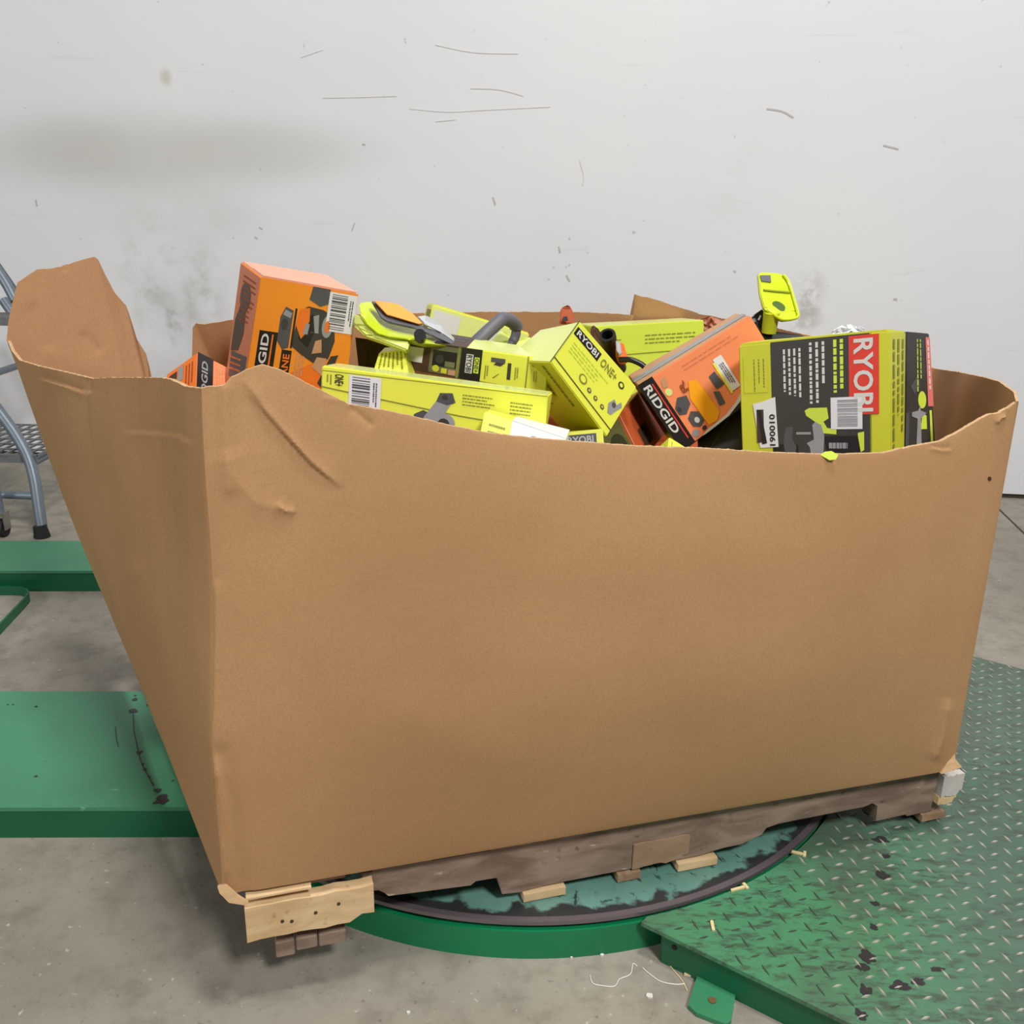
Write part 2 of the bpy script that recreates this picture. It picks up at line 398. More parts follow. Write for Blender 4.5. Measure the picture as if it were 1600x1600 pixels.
# ------------------------------------------------------------------ ramps on the left
def ramp_thing(y_back, y_front, label, x0, xr, spots):
    zb = .066
    b0, b1 = on_z(0, y_back, zb), on_z(130, y_back, zb); f0, f1 = on_z(0, y_front, zb), on_z(130, y_front, zb)
    d = ((b1 - b0) + (f1 - f0)).normalized()
    g = empty('steel_ramp', (f0.x, f0.y, 0), label, 'ramp')
    def far(p): return p - d * 1.3
    def nr(p):   # run right until the turntable or the given length
        t = 0
        while (Vector((p.x, p.y, 0)) + d * t - TC).length > TR + .01 and t < xr: t += .005
        return p + d * t
    cols = [lerp(f0, b0, i / 10) for i in range(11)]
    poly = [far(f0)] + [nr(c) for c in cols] + [far(b0)]
    mb = MB(); mb.prism(poly, (0, 0, -.008)); mb.build('ramp_top', GREEN, g)
    w = Vector((-d.y, d.x, 0))
    mb = MB(); A, B = far(f0), nr(f0); mb.box(Vector(((A.x + B.x) / 2, (A.y + B.y) / 2, .029)) + w * .006, (B - A) / 2, w * .004, (0, 0, .0288)); mb.build('side_plate', GREEN2, g)
    mb = MB(); A, B = far(b0), nr(b0); mb.box(Vector(((A.x + B.x) / 2, (A.y + B.y) / 2, .029)) - w * .006, (B - A) / 2, w * .004, (0, 0, .0288)); mb.build('side_plate', GREEN2, g)
    return g, d, w
g, d, w = ramp_thing(1080, 1262, 'broad green steel ramp at left, black-spotted beside the carton corner', 0, 1.2, None)
for k, (x, y, r) in enumerate(((208, 1111, .013), (211, 1093, .008), (211, 1087, .004), (252, 1250, .018), (246, 1235, .009), (217, 1176, .008), (223, 1194, .004), (226, 1202, .005), (234, 1214, .003),
                               (232, 1101, .006), (56, 1104, .004), (57, 1104, .003), (56, 1213, .004), (12, 1101, .003), (20, 1101, .003), (238, 1224, .003), (270, 1220, .003))):
    mb = MB(); splat(mb, on_z(x, y, .0664), r, r, k + .3); mb.build('oil_stain', oil, g)
P = [on_z(x, y, .0666) for x, y in ((208, 1115), (209, 1140), (214, 1165), (220, 1190), (230, 1210), (240, 1228))]
P2 = [on_z(x, y, .0666) for x, y in ((180, 1135), (182, 1155), (185, 1166))]
for Q in (P, P2):
    Q = bez(Q, 4); mb = MB()
    for a, b in zip(Q, Q[1:]):
        v = (b - a); mb.box((a + b) / 2, v / 2, v.normalized().cross(Vector((0, 0, 1))) * .0008, (0, 0, .0002))
    mb.build('oil_streak', oil, g)
wl = mat('light_green_weld', (70, 150, 105), .5)
c = on_z(87, 1305, 0); mb = MB(); mb.box(c + Vector((0, 0, .003)) + w * .004, d * .014, w * .006, (0, 0, .003)); mb.build('weld_tab', wl, g)
g2, d, w = ramp_thing(845, 892, 'narrow green steel ramp at left, farther back before the ladder', 0, 1.2, None)
c = on_z(74, 919, 0); mb = MB(); mb.box(c + Vector((0, 0, .003)), d * .02, w * .006, (0, 0, .003)); mb.build('weld_tab', wl, g2)

# flat-bar wheel guide lying at far left between the ramps
g = empty('flat_bar_guide', tuple(on_z(0, 950, 0)), 'thin green flat-bar loop on the floor between the two ramps', 'steel bar')
P = bez([on_z(-260, 928, 0), on_z(-60, 930, 0), on_z(22, 930, 0), on_z(38, 932, 0), on_z(46, 938, 0), on_z(38, 950, 0), on_z(0, 991, 0), on_z(-90, 1090, 0)], 6)
mb = MB()
for a, b in zip(P, P[1:]):
    v = b - a
    if v.length > 1e-5: mb.box((a + b) / 2 + Vector((0, 0, .014)), v * .52, v.normalized().cross(Vector((0, 0, 1))) * .0025, (0, 0, .0135))
mb.build('guide_bar', GREEN2, g)

# ------------------------------------------------------------------ pallet
PY = .297; pu = Vector((math.cos(PY), math.sin(PY), 0)); pv = Vector((-pu.y, pu.x, 0)); P0 = Vector((-.367, 1.086, 0))
def pp(s, v, z): return P0 + pu * s + pv * v + Vector((0, 0, z))
def wood(name, c1, c2, ax):
    n = NB(name, .75, .25)
    g = n.noise(3, 6, n.mapv((1, 12, 12) if ax == 0 else (12, 1, 12), (0, 0, -PY) if 1 else (0, 0, 0)), dist=.5)
    b = n.mix(n.ramp(g, .3, .7), lin(c1), lin(c2))
    b = n.mix(n.ramp(n.noise(60, 5), .62, .75, 0, .5), b, lin(tuple(x * .5 for x in c1)))
    b = n.mix(n.ramp(n.noise(24, 5, n.mapv((1, 1, 3))), .66, .74, 0, .7), b, lin((205, 190, 168)))
    n.color(b); n.bump(g, .4, .003)
    return n.m
WG = wood('weathered_wood', (118, 98, 84), (156, 135, 118), 0)
WL = wood('fresh_wood', (206, 172, 126), (226, 196, 152), 0)
WM = wood('dull_wood', (140, 112, 86), (176, 146, 114), 1)
pal = empty('wooden_pallet', tuple(pp(.6, .5, .07)), 'worn notched wooden pallet under the brown bulk carton', 'pallet')
pb = TZ + .001; SH = .089; b0 = pb + .014; t0 = b0 + SH; DK = t0 + .014     # bottom, stringer foot, stringer head, deck
def stringer(v, ragged=False):
    """side board with two fork notches; ragged broken lower edge on the front one"""
    low = [(.0, 0), (.152, 0), (.157, .036), (.185, .038), (.35, .038), (.376, .036), (.381, 0), (.60, 0), (.838, 0), (.843, .034), (.87, .038), (1.04, .038), (1.062, .036), (1.067, 0), (1.219, 0)]
    if ragged: low = [(.165, .056), (.188, .054), (.196, .048), (.203, .040), (.33, .031), (.338, .037), (.372, .036), (.381, .003), (.41, 0), (.45, .004), (.60, .004), (.72, .004), (.77, .010), (.80, .010), (.825, .018), (.838, .022), (.846, .034), (.87, .038),
                      (1.04, .040), (1.055, .044), (1.067, .036), (1.069, .004), (1.13, .006), (1.135, .002), (1.19, .004), (1.196, .012), (1.204, .012), (1.207, .03), (1.219, .032)]
    mb = MB(); n_ = len(low)
    fr = [pp(s, v, b0 + z) for s, z in low] + [pp(low[-1][0], v, t0), pp(low[0][0], v, t0)]
    mb.prism(fr, pv * .036); return mb.build('stringer', WG, pal)
stringer(.002, True); stringer(.49); stringer(.978)
rnd = random.Random(2)
for s0, w_ in ((0, .14), (.18, .09), (.36, .09), (.545, .12), (.74, .09), (.92, .09), (1.079, .14)):
    mb = MB(); mb.box(pp(s0 + w_ / 2, .508, t0 + .007), pu * w_ / 2, pv * .508, (0, 0, .0068)); mb.build('deck_board', WM if rnd.random() < .5 else WG, pal)
for s0, w_, m_, ov in ((.414, .070, WL, .006), (.575, .040, WM, .003), (.681, .072, WL, .006), (1.165, .05, WM, .002)):
    mb = MB(); mb.box(pp(s0 + w_ / 2, .508 - ov / 2, pb + .007), pu * w_ / 2, pv * (.508 + ov / 2), (0, 0, .0068)); mb.build('bottom_board', m_, pal)
# pale repair board on the left end, with nails
def ragged_board(s0, s1, v0, th, z0, z1, m_, name, label, seed):
    r = random.Random(seed); top = [(lerp(s0, s1, i / 10), z1 + r.uniform(-.0015, .0015)) for i in range(11)]
    bot = [(lerp(s1, s0, i / 10), z0 + r.uniform(-.002, .002) + (.010 if i < 2 else 0)) for i in range(11)]
    mb = MB(); mb.prism([pp(s, v0, z) for s, z in top + bot], pv * th)
    o = mb.build(name, m_, pal); o['label'] = label; return o
rb = ragged_board(-.003, .178, -.021, .020, .109, .167, WL, 'repair_board', 'pale fresh repair board with nail heads', 3)
nail = mat('nail_head', (84, 72, 56), .5, .5)
for s, z in ((.050, .134), (.063, .131), (.097, .138), (.130, .146)):
    mb = MB(); mb.tube([pp(s - .003, -.0205, z), pp(s - .003, -.0222, z)], .0026, 10); mb.build('nail', nail, rb)
ragged_board(1.188, 1.232, -.012, .014, .124, .166, mat('grey_bleached_wood', (196, 190, 182), .8, var=.2, scale=30, bump=.3), 'corner_splinter', 'bleached splintered end piece', 8)
ragged_board(1.186, 1.224, -.010, .012, .106, .123, WL, 'corner_splinter', 'pale torn strip at the right end', 9)
ragged_board(.60, .70, -.0015, .003, b0 + .006, b0 + .052, wood('tan_wood', (150, 122, 96), (166, 138, 112), 0), 'wood_patch', 'lighter tan patch on the side board', 11)
for sa, sb, zz in ((.035, .062, .055), (.064, .095, .061), (.097, .137, .060)):
    mb = MB(); mb.box(pp((sa + sb) / 2, .03, (zz + .083) / 2), pu * (sb - sa) / 2, pv * .035, (0, 0, (.083 - zz) / 2)); mb.build('bottom_board_stub', WG, pal, bevel=.002)
mb = MB(); mb.box(pp(.045, -.010, .181), pu * .045, pv * .010, (0, 0, .0016)); mb.build('deck_splinter', WL, pal)
for s, ds in ():
    mb = MB(); mb.box(pp(s, -.002, pb - .0 + .007), pu * .0012, pv * .02, (0, 0, .0075)); mb.build('board_crack', MATS['black_gap'], pal)

# ------------------------------------------------------------------ bulk carton (open corrugated bin)
def cardboard(name, c1, c2, c3):
    n = NB(name, .82, .2)
    b = n.mix(n.ramp(n.noise(2.2, 5), .32, .68), lin(c1), lin(c2))
    b = n.mix(n.ramp(n.noise(420, 3), .42, .62, 0, .35), b, lin(c3))
    b = n.mix(n.ramp(n.noise(14, 6, rough=.7), .62, .78, 0, .22), b, lin((206, 172, 132)))
    n.color(b)
    # faint vertical corrugation and pulp relief
    wv = n.nt.nodes.new('ShaderNodeTexWave'); wv.wave_type = 'BANDS'; wv.bands_direction = 'X'
    wv.inputs['Scale'].default_value = 55; wv.inputs['Distortion'].default_value = .6
    n.set(wv.inputs['Vector'], n.mapv((1, 1, 1), (0, 0, -PY)))
    h = n.math('ADD', n.math('MULTIPLY', wv.outputs['Fac'], .03), n.noise(9, 5))
    n.bump(h, .35, .004)
    return n.m
CB = cardboard('cardboard', (175, 134, 93), (185, 144, 102), (159, 120, 81))
CBE = mat('torn_cardboard_edge', (196, 160, 118), .9, var=.25, scale=60, bump=.5, bscale=200)
CBI = cardboard('cardboard_inside', (168, 126, 90), (178, 136, 98), (150, 110, 76))
BZ = DK + .004
K0 = on_z(348, 1400, BZ); K1 = on_z(1489, 1203, BZ); K3 = on_z(193, 1000, BZ); K2 = Vector((.46, 2.30, BZ))
bin_ = empty('bulk_carton', tuple(((K0 + K1 + K2 + K3) / 4)), 'huge torn brown corrugated bulk carton on the pallet, full of tool boxes', 'carton')
T0 = at(315, 607, 1.125); T1 = at(1590, 627, 1.45); T3 = at(11, 531, 1.88); T2 = at(1250, 521, 2.28)
def rimcurve(pts):   # pts: (px, py, depth) in order; parameter = running length in plan
    P = [at(*p) for p in pts]; L = [0]
    for a, b in zip(P, P[1:]): L.append(L[-1] + max(.002, (b - a).xy.length))
    return [(l / L[-1], p) for l, p in zip(L, P)]
def panel(name, A, B, rim, bulge, out, nu, nv, creases=(), mat_=None, wob=.0035, label=None, seed=0, ends=(None, None), tear=.0011):
    """bottom edge A..B, rim a world polyline; two skins 6 mm apart with a torn rim between them"""
    us = sorted(set([i / nu for i in range(nu + 1)] + [t for t, _ in rim])); nu = len(us) - 1
    V = np.zeros((nu + 1, nv + 1, 3))
    for i, u in enumerate(us):
        b = A.lerp(B, u); t = curve(rim, u)
        if 0 < u < 1: t = t + Vector((0, 0, 1)) * tear * (noise.noise(Vector((u * 90, seed, 0))) + .7 * noise.noise(Vector((u * 260, seed, 3))))
        w = math.sin(math.pi * min(1, max(0, u))) ** .6
        for j in range(nv + 1):
            v = j / nv; p = b.lerp(t, v)
            p += out * (bulge(u, v) + w * min(1, v * 5) * wob * noise.noise(Vector((u * 5, v * 4, seed))))
            if ends[0]: p += ends[0](v) * max(0, 1 - u * 9) ** 2
            if ends[1]: p += ends[1](v) * max(0, 1 - (1 - u) * 9) ** 2
            V[i, j] = p
    P = V.reshape(-1, 3); o3 = np.array(out)
    if creases:
        q = P - np.array((0, 0, CZ)); d = q @ np.array(f_)
        X = 800 + FL * (q @ np.array(r_)) / d; Y = 800 - FL * (q @ np.array(u_)) / d
        off = np.zeros(len(P))
        for line, width, (kind, h) in creases:
            best = np.full(len(P), 1e9); side = np.ones(len(P))
            n_ = len(line) - 1
            along = np.zeros(len(P))
            for k, ((ax, ay), (bx, by)) in enumerate(zip(line, line[1:])):
                dx, dy = bx - ax, by - ay; L2 = dx * dx + dy * dy
                t = np.clip(((X - ax) * dx + (Y - ay) * dy) / L2, 0, 1)
                ex, ey = X - ax - t * dx, Y - ay - t * dy; dd = np.hypot(ex, ey)
                m = dd < best; best = np.where(m, dd, best); side = np.where(m, np.sign(dx * ey - dy * ex), side); along = np.where(m, (k + t) / n_, along)
            fade = np.clip(np.sin(math.pi * np.clip(along, 0, 1)) * 2.2, 0, 1)
            if kind == 'r': off += h * np.exp(-(best / width) ** 2)
            elif kind == 'f':   # fold: sharp on the line, flattening away from it, ends fade
                off += h * fade * np.exp(-best / width)
            else: off += h * fade * np.exp(-best / width) * side * (1 - np.exp(-best / 1.5))
        P = P + o3 * off[:, None]
    inner = P - o3 * .006
    nP_ = len(P); R1 = nv + 1; F = []; mi = []
    for i in range(nu):
        for j in range(nv):
            a = i * R1 + j
            F.append((a, a + R1, a + R1 + 1, a + 1)); F.append((a + nP_, a + 1 + nP_, a + R1 + 1 + nP_, a + R1 + nP_)); mi += [0, 0]
        a = i * R1 + nv; F.append((a, a + R1, a + R1 + nP_, a + nP_)); mi.append(1)
        a = i * R1; F.append((a + R1, a, a + nP_, a + R1 + nP_)); mi.append(1)
    for i in (0, nu):
        for j in range(nv):
            a = i * R1 + j; F.append((a, a + 1, a + 1 + nP_, a + nP_) if i == 0 else (a + 1, a, a + nP_, a + 1 + nP_)); mi.append(0)
    me = bpy.data.meshes.new(name); me.from_pydata(np.vstack([P, inner]).tolist(), [], F); me.update()
    me.polygons.foreach_set('material_index', mi)
    me.polygons.foreach_set('use_smooth', [True] * len(F))
    v_ = me.polygons[nu * nv].normal
    if Vector(me.polygons[(nu // 2) * (2 * nv + 2) + nv].normal).dot(out) < 0: me.flip_normals()
    me.set_sharp_from_angle(angle=math.radians(50))
    o = link(name, me, [mat_ or CB, CBE], bin_)
    if label: o['label'] = label
    return o
fo = Vector((pu.y, -pu.x, 0))
def fd(x): return 1.125 + (x - 315) / 1275 * .325 - .055 * math.sin(math.pi * (x - 315) / 1275)   # depth of the front rim
front_rim = rimcurve([(x, y, fd(x)) for x, y in ((315, 607), (350, 602), (362, 590), (390, 576), (410, 570), (440, 579), (470, 594), (505, 612), (545, 632), (600, 641), (650, 652), (700, 664), (760, 676), (830, 684),
        (900, 690), (1000, 698), (1100, 701), (1200, 707), (1290, 710), (1380, 708), (1405, 702), (1440, 695), (1470, 690), (1500, 674), (1530, 656), (1545, 648), (1562, 645), (1592, 627))])
def corner0(v): return Vector((-.006 * math.sin(v * 7) * math.sin(math.pi * v), -.004 * math.sin(math.pi * v), 0))
panel('front_panel', K0, K1, front_rim, lambda u, v: .036 * math.sin(math.pi * u) ** .55 * math.sin(math.pi * v) ** .8, fo, 520, 260,
      creases=(([(378, 592), (392, 618), (412, 640), (440, 672), (462, 694), (485, 722), (512, 745), (535, 764)], 5, ('f', .0032)),
               ([(378, 592), (412, 640), (440, 672), (485, 722), (535, 764)], 34, ('s', -.003)),
               ([(352, 700), (362, 740), (400, 785), (450, 798)], 24, ('f', .0030)),
               ([(352, 610), (354, 700), (360, 760)], 12, ('r', .0025)), ([(330, 610), (332, 900)], 14, ('r', -.0025)),
               ([(430, 786), (446, 797), (462, 800)], 5, ('f', .0045)),
               ([(500, 618), (552, 626)], 4, ('s', .002)), ([(545, 634), (585, 668)], 7, ('f', -.003)),
               ([(336, 1180), (345, 1250), (350, 1330), (352, 1385)], 6, ('f', .007)), ([(345, 1180), (368, 1260), (380, 1390)], 16, ('r', -.003)),
               ([(560, 640), (566, 900)], 22, ('r', .0010)),
               ([(1452, 698), (1470, 702), (1488, 702)], 3, ('s', .004)),
               ([(1556, 662), (1562, 652), (1572, 650)], 3, ('f', .005)),
               ([(1482, 1090), (1472, 1150), (1458, 1190)], 8, ('f', .005)),
               ([(640, 1120), (800, 1195), (1000, 1190)], 40, ('r', .0015))), label='broad front panel with slanting crease', seed=1, ends=(corner0, None))
lo = Vector((-(K3 - K0).y, (K3 - K0).x, 0)).normalized()
if lo.x > 0: lo = -lo
left_rim = rimcurve([(11, 531, 1.88), (18, 548, 1.84), (30, 563, 1.80), (60, 572, 1.72), (100, 581, 1.60), (133, 589, 1.52), (139, 592, 1.50), (170, 590, 1.42), (215, 590, 1.33), (250, 590, 1.26), (268, 593, 1.22), (290, 604, 1.17), (315, 607, 1.125)])
panel('left_panel', K3, K0, left_rim, lambda u, v: .022 * math.sin(math.pi * u) ** .55 * math.sin(math.pi * v), lo, 240, 200,
      creases=(([(60, 590), (100, 602), (136, 614)], 5, ('s', .005)), ([(138, 588), (138, 614)], 4, ('f', -.006)), ([(190, 674), (240, 676), (280, 680), (304, 696)], 10, ('s', .0012)), ([(215, 900), (240, 1010), (262, 1120)], 24, ('r', .003))),
      label='left side panel bulging outwards', seed=2, ends=(None, corner0))
ro = Vector(((K2 - K1).y, -(K2 - K1).x, 0)).normalized()
if ro.x < 0: ro = -ro
right_rim = rimcurve([(1592, 627, 1.45), (1588, 612, 1.50), (1565, 596, 1.60), (1540, 589, 1.68), (1500, 581, 1.82), (1465, 576, 1.95), (1380, 550, 2.1), (1310, 532, 2.2), (1250, 521, 2.28)])
panel('right_panel', K1, K2, right_rim, lambda u, v: .02 * math.sin(math.pi * u) * math.sin(math.pi * v), ro, 120, 60, mat_=CBI, label='right side panel seen from inside', seed=3)
bo = Vector((-(K2 - K3).y, (K2 - K3).x, 0)).normalized()
if bo.y < 0: bo = -bo
def bd(x): return 1.88 + (x - 11) / 1239 * .40 + .05 * math.sin(math.pi * (x - 11) / 1239) - curve([(0, 0), (240, 0), (292, .26), (362, .26), (470, .10), (980, .10), (990, .16), (1180, .12), (1250, 0)], x)  # panel leaned inward in places so those stretches come out darker
back_rim = rimcurve([(x, y, bd(x)) for x, y in ((11, 531), (14, 500), (24, 455), (28, 441), (52, 425), (58, 421), (95, 417), (120, 408), (148, 401), (153, 405), (165, 430), (180, 458), (197, 477), (201, 488), (203, 494), (214, 530), (228, 552), (233, 572), (235, 592), (242, 630),
        (292, 636), (300, 560), (301, 512), (306, 505), (320, 506), (362, 499), (470, 493), (640, 489), (760, 487), (880, 487), (930, 488), (988, 492), (991, 460), (1020, 467), (1060, 480), (1095, 491), (1140, 499), (1190, 508), (1250, 521))])
panel('back_panel', K3, K2, back_rim, lambda u, v: .01 * math.sin(math.pi * u) * math.sin(math.pi * v), bo, 420, 120,
      creases=(([(48, 470), (62, 510), (78, 552)], 8, ('f', .004)), ([(125, 520), (145, 535), (158, 552)], 7, ('f', .004))), mat_=CBI, label='back panel with a tall torn flap at its left end', seed=4, tear=.002)
mb = MB(); mb.prism([K0.lerp(K2, .03), K1.lerp(K3, .03), K2.lerp(K0, .03), K3.lerp(K1, .03)], (0, 0, -.005)); mb.build('bottom_panel', CBI, bin_)
# torn lips at the two lower corners
def lip(pts, name, label):
    mb = MB(); mb.prism(pts, fo * .005); o = mb.build(name, CBE, bin_); o['label'] = label
d0 = (K0 - Vector((0, 0, CZ))).dot(f_) - .004
lip([at(340, 1383, d0), at(352, 1379, d0), at(372, 1397, d0), at(388, 1407, d0), at(384, 1411, d0), at(358, 1407, d0), at(343, 1392, d0)], 'torn_lip', 'ragged lip at lower left corner')
dl = (K1 - Vector((0, 0, CZ))).dot(f_) - .006
lip([at(1468, 1207, dl), at(1480, 1182, dl), at(1487, 1168, dl), at(1490, 1184, dl), at(1500, 1196, dl), at(1488, 1200, dl)], 'torn_lip', 'ragged lip at lower right corner')
hole = mat('punched_hole', (70, 44, 26), .9)
for x, y, w_, h_, c0, c1 in ((1546, 748, .0045, .004, 1.0, 1.7), (1036, 1286, .005, .003, 1.0, 1.7)):
    # march along the line of sight until the front face is met, so that the hole lies on the board
    dg = bpy.context.evaluated_depsgraph_get(); o_ = [o for o in bin_.children if o.name.startswith('front_panel')][0]
    bpy.context.view_layer.update()
    a_ = o_.matrix_world.inverted() @ Vector((0, 0, CZ)); b_ = o_.matrix_world.inverted() @ at(x, y, 1.0)
    hit, loc_, nor_, _ = o_.ray_cast(a_, (b_ - a_).normalized())
    if hit:
        p = o_.matrix_world @ loc_; n_v = nor_.normalized()
        if n_v.dot(fo) < 0: n_v = -n_v
        mb = MB(); side = n_v.cross(Vector((0, 0, 1))).normalized(); up = side.cross(n_v)
        mb.prism([p + n_v * .0006 + side * (math.cos(k * math.pi / 3) * w_) + up * (math.sin(k * math.pi / 3 + .3) * h_) for k in range(6)], n_v * -.0004); mb.build('punched_hole', hole, bin_)
# ------------------------------------------------------------------ cartons of tools
#   corners: FTL FTR FBL FBR BTL BTR BBL BBR (world metres)
CORNERS = {
    'orange_tall': [[-0.3969, 1.4887, 0.9962], [-0.2618, 1.5807, 0.9643], [-0.4334, 1.4878, 0.8284], [-0.2922, 1.5785, 0.7924], [-0.4542, 1.5831, 1.0128], [-0.3304, 1.6768, 0.986], [-0.4916, 1.5747, 0.8221], [-0.3592, 1.6708, 0.8026]],
    'orange_small': [[-0.5465, 1.6094, 0.8592], [-0.5045, 1.6525, 0.824], [-0.5326, 1.5385, 0.79], [-0.4901, 1.5815, 0.7545], [-0.6161, 1.6406, 0.8136], [-0.5738, 1.6836, 0.7781], [-0.6023, 1.5695, 0.7441], [-0.5598, 1.6125, 0.7087]],
    'yellow_long': [[-0.1839, 1.6133, 0.8866], [0.0567, 1.5853, 0.8629], [-0.1929, 1.6177, 0.8361], [0.0542, 1.5866, 0.8033], [-0.1744, 1.7052, 0.8925], [0.0699, 1.6756, 0.8642], [-0.1801, 1.708, 0.8374], [0.0639, 1.6785, 0.8092]],
    'yellow_large': [[-0.3026, 1.4601, 0.8654], [0.0517, 1.4247, 0.8319], [-0.3078, 1.4519, 0.7812], [0.048, 1.4173, 0.7503], [-0.2961, 1.5259, 0.8579], [0.0601, 1.4904, 0.8243], [-0.3037, 1.5181, 0.7752], [0.0518, 1.4832, 0.7431]],
    'yellow_tilt': [[0.1071, 1.5844, 0.9272], [0.2148, 1.627, 0.81], [0.0583, 1.5364, 0.8654], [0.1611, 1.5736, 0.732], [0.0341, 1.7151, 0.8931], [0.1331, 1.7573, 0.7749], [-0.0341, 1.672, 0.8463], [0.0764, 1.7091, 0.7124]],
    'yellow_back': [[0.1608, 1.9599, 0.8735], [0.401, 2.0204, 0.8843], [0.1664, 1.9514, 0.7385], [0.4107, 2.0117, 0.7486], [0.1311, 2.0762, 0.8647], [0.3733, 2.1365, 0.8749], [0.139, 2.0676, 0.7293], [0.3812, 2.1279, 0.7396]],
    'yellow_back_left': [[-0.1658, 1.8882, 0.9186], [0.0293, 1.9254, 0.8596], [-0.186, 1.8773, 0.8325], [-0.0057, 1.9159, 0.7778], [-0.1847, 1.9818, 0.9114], [0.003, 2.0197, 0.8546], [-0.2084, 1.9717, 0.8277], [-0.0209, 2.0093, 0.77]],
    'orange_tilt': [[0.2075, 1.5651, 0.8248], [0.3887, 1.5766, 0.9431], [0.2905, 1.558, 0.7125], [0.4584, 1.5747, 0.8466], [0.2044, 1.651, 0.8225], [0.3902, 1.6612, 0.937], [0.2822, 1.6443, 0.7118], [0.4598, 1.6574, 0.8349]],
    'rust': [[0.184, 1.6184, 0.7598], [0.2459, 1.7878, 0.7792], [0.2282, 1.6068, 0.6797], [0.2945, 1.774, 0.6923], [0.1506, 1.6305, 0.7128], [0.2053, 1.8033, 0.7422], [0.194, 1.6243, 0.6491], [0.255, 1.7939, 0.6688]],
    'black_big': [[0.3853, 1.6227, 0.8867], [0.5932, 1.5002, 0.9317], [0.4041, 1.5946, 0.6937], [0.611, 1.4683, 0.7274], [0.4583, 1.742, 0.8792], [0.6669, 1.6171, 0.9171], [0.4769, 1.7121, 0.6806], [0.6829, 1.5876, 0.7198]],
    'black_second': [[0.7304, 1.7624, 0.8997], [0.799, 1.8256, 0.8892], [0.737, 1.7089, 0.6849], [0.8233, 1.7724, 0.6754], [0.6628, 1.8363, 0.8767], [0.7402, 1.8995, 0.8664], [0.678, 1.783, 0.6624], [0.7554, 1.8461, 0.6521]],

}
YEL = mat('yellow_print', (232, 236, 82), .42, var=.04, scale=8, coat=.1)
YEL2 = mat('olive_and_shaded_yellow', (205, 206, 50), .5, var=.05, scale=8)  # deeper yellow, also used where shade is put into yellow print
LIME = mat('lime_print', (208, 226, 72), .5, var=.05, scale=8)
PALE = mat('pale_yellow_print', (222, 230, 138), .35, var=.06, scale=10, coat=.3)
ORG = mat('orange_print', (244, 148, 40), .45, var=.04, scale=8)
ORG2 = mat('salmon_print', (244, 142, 92), .5, var=.05, scale=8)
ORG3 = mat('brick_orange_print', (206, 126, 90), .5, var=.06, scale=8)
ORG4 = mat('flame_print', (238, 120, 36), .45, var=.05, scale=8)
RUST = mat('rust_print', (188, 86, 44), .5, var=.06, scale=8)
BLK = mat('black_print', (30, 29, 30), .4, var=.15, scale=20)
CHAR = mat('charcoal_print', (62, 60, 56), .4, var=.12, scale=20)
GRY = mat('grey_print', (150, 150, 152), .45, var=.12, scale=40)
DGR = mat('dark_grey_print', (82, 82, 84), .45, var=.15, scale=40)
WHT = mat('white_label', (226, 225, 228), .45)
WHT2 = mat('white_ink_and_gloss', (212, 212, 206), .5)
RED = mat('red_print', (222, 62, 48), .45)
BRN = mat('brown_photo_print', (74, 48, 38), .5, var=.35, scale=60)
KHK = mat('khaki_photo_print', (112, 112, 78), .5, var=.3, scale=40)
AMB = mat('amber_sticker', (250, 168, 20), .45)
INKY = mat('olive_ink', (134, 136, 52), .6)
INKO = mat('brown_ink', (150, 72, 30), .6)
PINK = mat('pale_red_print', (226, 120, 112), .5)
TAN = mat('tan_flap', (196, 148, 108), .7, var=.1, scale=12)
FACE = {'F': (2, 3, 1, 0), 'L': (6, 2, 0, 4), 'R': (3, 7, 5, 1), 'T': (0, 1, 5, 4), 'D': (6, 7, 3, 2), 'K': (7, 6, 4, 5)}   # BL BR TR TL of each face

FONTC = {}
def text_mesh(txt, bold=True):
    if (txt, bold) in FONTC: return FONTC[txt, bold]
    c = bpy.data.curves.new('txt', 'FONT'); c.body = txt; c.size = 1; c.offset = .022 if bold else 0; c.resolution_u = 3; c.space_character = 1.02
    o = bpy.data.objects.new('txt', c); COL.objects.link(o)
    dg = bpy.context.evaluated_depsgraph_get(); me = bpy.data.meshes.new_from_object(o.evaluated_get(dg))
    V = [v.co.copy() for v in me.vertices]; F = [tuple(p.vertices) for p in me.polygons]
    bpy.data.objects.remove(o); bpy.data.curves.remove(c); bpy.data.meshes.remove(me)
    x0, x1 = min(v.x for v in V), max(v.x for v in V); y0, y1 = min(v.y for v in V), max(v.y for v in V)
    V = [((v.x - x0) / (x1 - x0), (v.y - y0) / (y1 - y0)) for v in V]
    FONTC[txt, bold] = (V, F); return V, F

